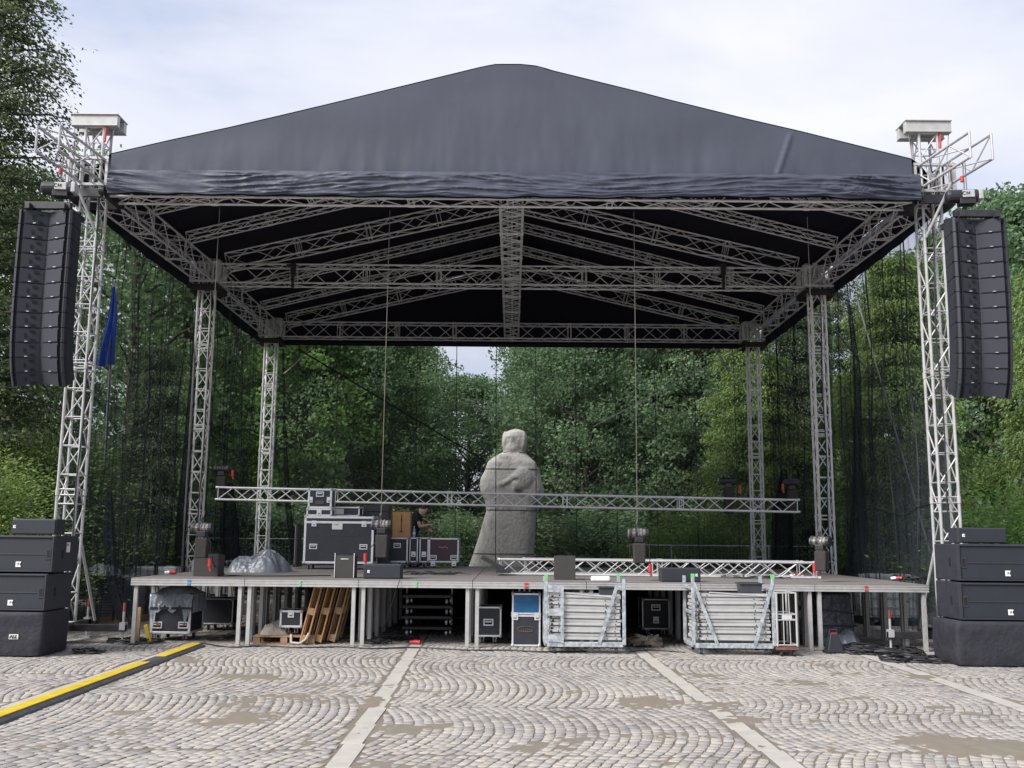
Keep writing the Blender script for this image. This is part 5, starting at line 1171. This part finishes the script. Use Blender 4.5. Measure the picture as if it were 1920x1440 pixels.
# ------------------------------------------------------------ trees
def leaves(name, cen, size, m, parent, seed, asp=.6, dirs=None, tone=None, flat=.0):
    rg = np.random.default_rng(seed); n = len(cen)
    if dirs is None:
        a = rg.normal(size=(n, 3)); a[:, 2] *= (1 - flat * .6); a /= np.linalg.norm(a, axis=1, keepdims=True)
    else:
        a = dirs + rg.normal(size=(n, 3)) * .28; a /= np.linalg.norm(a, axis=1, keepdims=True)
    r = rg.normal(size=(n, 3)); r[:, 2] *= (1 - flat); b = np.cross(a, r); b /= np.linalg.norm(b, axis=1, keepdims=True) + 1e-9
    s = size * rg.uniform(.6, 1.35, (n, 1)); A = a * s * .5; B = b * s * .5 * asp
    c = cen
    V = np.stack([c - A, c + B * .95 - A * .1, c + A, c - B * .95 - A * .1], 1).reshape(-1, 3)
    Q = np.arange(n * 4).reshape(n, 4)
    if tone is None: tone = rg.uniform(0, 1, n)
    return npmesh(name, V, Q, m, parent, np.clip(tone, 0, 1))
def dec_tree(label, seed, H_, Rd, m, nl=26000, trunk_h=.22, leaf=.2, clumps=110, group='trees behind the stage', low=.1, name='broadleaf_tree', shape=1.0):
    rg = np.random.default_rng(seed); t = thing(name, label, 'tree', (0, 0, 0), 0, group)
    mb = MB(); top = Vector((rg.uniform(-.4, .4), rg.uniform(-.3, .3), H_ * .92)); pts = [Vector((0, 0, -.1)), Vector((rg.uniform(-.15, .15), 0, H_ * .3)), Vector((rg.uniform(-.3, .3), rg.uniform(-.2, .2), H_ * .6)), top]
    rs = [.024 * H_, .017 * H_, .010 * H_, .002 * H_]
    for a, b, ra, rb_ in zip(pts[:-1], pts[1:], rs[:-1], rs[1:]): mb.tube(a, b, ra, 9, rb_, caps=False)
    def ax(z):
        for a, b in zip(pts[:-1], pts[1:]):
            if z <= b.z: return a.lerp(b, (z - a.z) / (b.z - a.z))
        return top
    cs = []
    for i in range(clumps):
        u = (i + rg.uniform(0, 1)) / clumps; z = H_ * (low + (1 - low) * u ** .85)
        env = Rd * shape * math.sin(math.pi * min(1, max(0, (z / H_ - low * .6) / (1 - low * .6))) ** .8) ** .6
        an = i * 2.399 + rg.uniform(-.5, .5); rr = env * (rg.uniform(.25, 1.0) ** .5) * rg.uniform(.75, 1.1)
        c = ax(z) + Vector((rr * math.cos(an), rr * math.sin(an), 0)); cs.append((c, rg.uniform(.55, 1.25) * Rd / 4.2))
        if i % 2 == 0:
            s0 = ax(max(H_ * .08, z - rr * .55)); mid = s0.lerp(c, .5) + Vector((0, 0, .1 * rr)); mb.tube(s0, mid, .018 * rr + .015, 5, .012 * rr + .01, caps=False); mb.tube(mid, c, .012 * rr + .01, 5, .008, caps=False)
    mb.build('trunk', BARK, t)
    per = nl // clumps; P = []; T = []
    for c, r_ in cs:
        k = int(per * rg.uniform(.6, 1.4)); d = rg.normal(size=(k, 3)); d /= np.linalg.norm(d, axis=1, keepdims=True); d *= (rg.uniform(.0, 1, (k, 1)) ** .3) * r_ * 1.15; d[:, 2] *= .62
        d[:, 2] -= .25 * (d[:, 0] ** 2 + d[:, 1] ** 2) / r_
        P.append(np.array(c)[None] + d); T.append(rg.uniform(.0, .75, k) + rg.uniform(-.05, .3))
    leaves('crown', np.concatenate(P), leaf, m, t, seed, tone=np.concatenate(T), flat=.45); return t
def con_tree(label, seed, H_, Rd, m, nl=30000, group='conifers beside the stage', droop=.5, leaf=.16, whorls=26, per_w=9, low=.03, name='conifer_tree', taper=.8, asp=.35):
    rg = np.random.default_rng(seed); t = thing(name, label, 'tree', (0, 0, 0), 0, group)
    mb = MB(); mb.tube((0, 0, -.1), (0, 0, H_ * .97), .022 * H_, 10, .01, caps=False); P = []; D = []; T = []; nb = whorls * per_w; per = nl // nb
    for i in range(nb):
        u = (i // per_w + rg.uniform(0, .35)) / whorls; z = H_ * (low + (.97 - low) * u); env = Rd * (1 - u ** 1.3 * taper) * (.55 + .45 * min(1, u * 6)) * rg.uniform(.45, 1.2); an = i * 2.399 + rg.uniform(-.4, .4)
        dr = Vector((math.cos(an), math.sin(an), 0)); a = Vector((0, 0, z)); b = a + dr * env * .6 + Vector((0, 0, env * (.12 - droop * .2))); c = a + dr * env + Vector((0, 0, env * (.12 - droop * .55)))
        mb.tube(a, b, .012 * env + .012, 5, .008 * env + .006, caps=False); mb.tube(b, c, .008 * env + .006, 5, .004, caps=False)
        k = int(per * rg.uniform(.7, 1.3) * (.4 + env / Rd)); s_ = rg.uniform(.12, 1.02, k) ** .8
        base = np.where((s_ < .6)[:, None], np.array(a)[None] + (np.array(b) - np.array(a))[None] * (s_ / .6)[:, None], np.array(b)[None] + (np.array(c) - np.array(b))[None] * ((s_ - .6) / .4)[:, None])
        sw = .13 * env + .16; lat = np.array([-dr.y, dr.x, 0]); hang_ = rg.uniform(0, 1, k) ** 1.5 * (.15 + droop * .75)
        clump = .5 + .5 * np.sin(s_ * 17 + seed + i)
        pos = base + lat[None] * (rg.normal(size=k) * sw * (.6 + .7 * clump))[:, None] + rg.normal(size=(k, 3)) * .07; pos[:, 2] -= hang_ * (.35 + .65 * s_)
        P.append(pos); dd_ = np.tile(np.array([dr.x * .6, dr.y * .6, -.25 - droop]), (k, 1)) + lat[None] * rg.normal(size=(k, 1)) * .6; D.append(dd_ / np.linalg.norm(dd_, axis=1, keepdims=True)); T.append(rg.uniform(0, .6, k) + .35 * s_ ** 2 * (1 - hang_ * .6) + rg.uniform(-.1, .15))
    mb.build('trunk', BARK, t); leaves('crown', np.concatenate(P), leaf, m, t, seed, asp=asp, dirs=np.concatenate(D), tone=np.concatenate(T)); return t
def bush(label, seed, rx, ry, h, m, nl=14000, leaf=.12, group='shrubs behind the stage', name='shrub', layers=9):
    rg = np.random.default_rng(seed); t = thing(name, label, 'shrub', (0, 0, 0), 0, group); mb = MB(); P = []; D = []; T = []
    n = layers * 7
    for i in range(n):
        an = i * 2.399; u = rg.uniform(.1, 1); z = h * u; e = (1 - .55 * u ** 2) * rg.uniform(.5, 1.05); c = Vector((rx * e * math.cos(an), ry * e * math.sin(an), z + rg.uniform(0, .15) * h)); mb.tube((0, 0, 0), c, .02, 4, .006, caps=False)
        k = int(nl / n); s_ = rg.uniform(.35, 1.05, k); base = np.array(c)[None] * s_[:, None]; base[:, 2] = c.z * np.sqrt(s_)
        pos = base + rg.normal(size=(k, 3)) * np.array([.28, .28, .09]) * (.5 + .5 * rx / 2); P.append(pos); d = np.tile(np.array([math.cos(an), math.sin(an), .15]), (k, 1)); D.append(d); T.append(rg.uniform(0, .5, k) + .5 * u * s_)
    mb.build('stem', BARK, t); leaves('foliage', np.concatenate(P), leaf, m, t, seed, asp=.4, dirs=np.concatenate(D), tone=np.concatenate(T)); return t

d1 = dec_tree('', 11, 14.0, 4.3, LF1, 56000, leaf=.16, clumps=160, low=.04); d2 = dec_tree('', 12, 12.5, 4.0, LF2, 52000, low=.05, leaf=.15, clumps=150); d3 = dec_tree('', 13, 15.0, 4.6, LF2, 62000, clumps=180, leaf=.17, low=.04); d4 = dec_tree('', 14, 11.5, 3.6, LF1, 13000, clumps=70, low=.2, leaf=.16); d5 = dec_tree('', 15, 13, 3.8, LF3, 24000, clumps=100)
used = set()
def place(proto, x, y, lb, rz=0., sc=1.):
    if proto.name not in used: used.add(proto.name); proto.location = (x, y, 0); proto.rotation_euler.z = rz; proto.scale = (sc,) * 3; proto['label'] = lb; return proto
    return copy_tree(proto, (x, y, 0), rz, lb, None, sc)
def X(u, Y): return (u - 960) * Y / F
TR = [ (d5, 560, 40, 'fresh green tree seen just right of the rear left tower', .3, .92), (d1, 610, 42, 'tree with visible forked limbs left of the hanging chain', 1.2, .95), (d1, 712, 44, 'broad tree filling the back between the forked tree and the sky gap', 2.4, .85), (d2, 868, 49, 'shorter tree under the gap of sky left of the statue', 3.3, .82), (d1, 735, 62, 'far tree left of the sky gap', .2, 1.15), (d3, 1030, 64, 'far tree right of the sky gap', .2, 1.0),
      (d3, 1043, 46, 'broad leafy tree whose crown rises just right of the sky gap behind the statue', .5, .88), (d2, 1090, 42, 'leafy tree just right of the statue', 1.9, .98), (d3, 1150, 47, 'tall cool green tree behind the right half of the hanging truss', 3.1, 1.0), (d2, 1245, 42, 'leafy tree left of the rear right tower', 4.0, 1.03), (d1, 1335, 45, 'mid green tree against the rear right tower', 5.0, 1.0),
      (d4, 440, 44, 'thin tree with sky showing through beside the middle left tower', .2, 1.25), (d4, 335, 42, 'loose thin tree behind the left netting', 2.0, 1.5), (d4, 245, 38, 'airy tall tree behind the flag', 3.5, 1.5), (d4, 500, 52, 'distant thin tree between the left towers', 5.1, 1.3), (d4, 385, 50, 'tall thin tree between the flagpole and the middle left tower', 1.1, 1.6), (d4, 290, 52, 'far tall tree right of the flag', 4.1, 1.85),
      (d2, 690, 56, 'distant tree filling the gap behind the forked tree', .9, 1.15), (d3, 1060, 58, 'far tree whose top shows above the statue', 2.2, 1.1), (d1, 1290, 58, 'far tree between the rear right tower and its neighbour', .4, 1.2), (d5, 1850, 44, 'tall tree beyond the right line array against the sky', 1.0, 1.3), (d2, 1925, 40, 'tree at the right edge of the view behind the line array', 2.6, 1.36), (d1, 1745, 50, 'tree rising behind the front right tower', 3.6, 1.25)]
for p_, u, Y, lb, rz, sc in TR: place(p_, X(u, Y), Y, lb, rz, sc)
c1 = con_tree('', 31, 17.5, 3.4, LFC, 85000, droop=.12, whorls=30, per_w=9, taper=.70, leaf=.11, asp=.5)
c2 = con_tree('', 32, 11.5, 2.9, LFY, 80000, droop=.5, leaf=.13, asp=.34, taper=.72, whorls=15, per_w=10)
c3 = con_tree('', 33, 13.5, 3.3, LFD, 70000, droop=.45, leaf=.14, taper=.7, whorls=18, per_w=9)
CT = [(c1, -13.1, 23.2, 'huge dark conifer reaching above the left line array', 0, 1.), (c3, -15.5, 30, 'dark conifer behind the huge one on the far left', 1, 1.05), (c3, -11.3, 31.0, 'slim dark conifer between the left line array and the flagpole', 2.2, .62),
      (c2, 11.5, 29.5, 'yellow-green weeping conifer right of the front right tower', .5, .98), (c2, 14.2, 25.5, 'yellow-green weeping conifer at the right edge below the line array', 2.5, .86), (c2, 8.6, 36, 'weeping conifer behind the right netting, nearer the rear tower', 4.0, .95), (c3, 10.6, 37, 'dark drooping conifer behind the middle of the right netting', 3.0, .92), (c3, 12.8, 40, 'dark conifer behind the front right tower', .7, 1.02), (c3, 7.0, 41, 'dark conifer showing right of the rear right tower', 5.2, .85)]
for p_, x, y, lb, rz, sc in CT: place(p_, x, y, lb, rz, sc)
c4 = con_tree('', 35, 9, 2.3, LFB, 20000, droop=.3, name='blue_spruce', leaf=.14); place(c4, X(1385, 38), 38, 'blue-grey spruce partly hidden by the rear right tower', 0, .72)
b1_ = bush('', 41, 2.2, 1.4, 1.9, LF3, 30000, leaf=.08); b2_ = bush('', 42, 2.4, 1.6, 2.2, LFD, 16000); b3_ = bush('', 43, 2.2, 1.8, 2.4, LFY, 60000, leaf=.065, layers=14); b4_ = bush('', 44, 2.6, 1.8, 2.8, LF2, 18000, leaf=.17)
BS = [(b1_, X(1310, 35), 35.2, 'bright green spreading juniper right of the lone hanging hoist', 0, 1.4), (b1_, X(1390, 36), 36.5, 'spreading juniper behind the rear right tower foot', 2, 1.2), (b1_, X(1170, 36), 37.5, 'low juniper right of the statue', 4, .7), (b1_, 10.9, 20.9, 'bright green spreading juniper behind the right subwoofer stack', 1, 1.5), (b1_, X(1700, 27), 31, 'juniper behind the right netting near the deck end', 3, .95),
      (b2_, X(1080, 40), 39.5, 'dark undergrowth shrub beside the statue', 0, 1.3), (b2_, X(800, 40), 40, 'dark undergrowth shrub behind the person', 1, 1.4), (b2_, X(690, 38), 39, 'dark undergrowth shrub behind the large flight case', 2, 1.4), (b2_, X(600, 40), 40, 'dark undergrowth shrub left of the large flight case', 3, 1.3), (b2_, X(1250, 40), 40.5, 'dark shrub behind the bright juniper', 4, 1.5), (b2_, X(940, 42), 41, 'dark shrub right behind the statue', 5, 1.4), (b2_, X(1480, 38), 38.5, 'dark shrub right of the rear right tower', 6, 1.4), (b2_, X(1620, 36), 37, 'dark shrub behind the right netting', 1.5, 1.5),
      (b3_, -11.0, 19.8, 'yellow-green conifer bush directly behind the left subwoofer stack', 0, 1.25), (b3_, -11.8, 24.0, 'yellow-green conifer bush below the huge dark conifer', 2.5, 1.7), (b3_, -9.4 - 3.6, 21.0, 'yellow-green conifer bush at the left edge of the view', 4.2, 1.6), (b3_, -13.5, 33.5, 'yellow-green bush behind the fence farthest left', 1.1, 1.6),
      (b4_, X(250, 34), 34.5, 'leafy shrub behind the panel stack', 0, 1.0), (b4_, X(340, 35), 35.5, 'leafy shrub behind the left netting', 1.7, 1.1), (b4_, X(440, 36), 36.5, 'leafy shrub between the left towers', 3.1, 1.1), (b4_, X(540, 37), 36.8, 'leafy shrub right of the rear left tower', 4.4, 1.0), (b4_, X(1130, 38), 38, 'leafy shrub under the tree right of the statue', .7, 1.0), (b4_, X(870, 38), 38.6, 'leafy shrub left of the statue behind the burgundy case', 2.0, .9)]
for p_, x, y, lb, rz, sc in BS: place(p_, x, y, lb, rz, sc)
# far wood that closes the view
rg = np.random.default_rng(77); n = 150000; ang = rg.uniform(0, 1, n); xx = -75 + 150 * ang; yy = 70 + rg.normal(size=n) * 3; hz_ = np.array([7.5 + 3.0 * mnoise.noise(Vector((x * .12, 0, 0))) + 1.4 * mnoise.noise(Vector((x * .6, 2, 0))) for x in xx])
hz_ = np.where(np.abs(xx - (865 - 960) * 70 / F) < 1.6, hz_ * .72, hz_)
zz = hz_ * rg.uniform(0, 1, n) ** .8
tag(leaves('far_woodland', np.stack([xx, yy, zz], 1), .62, LF2, None, 78, tone=rg.uniform(.1, 1, n)), 'distant woodland closing the view behind the park trees', 'woodland', kind='stuff')
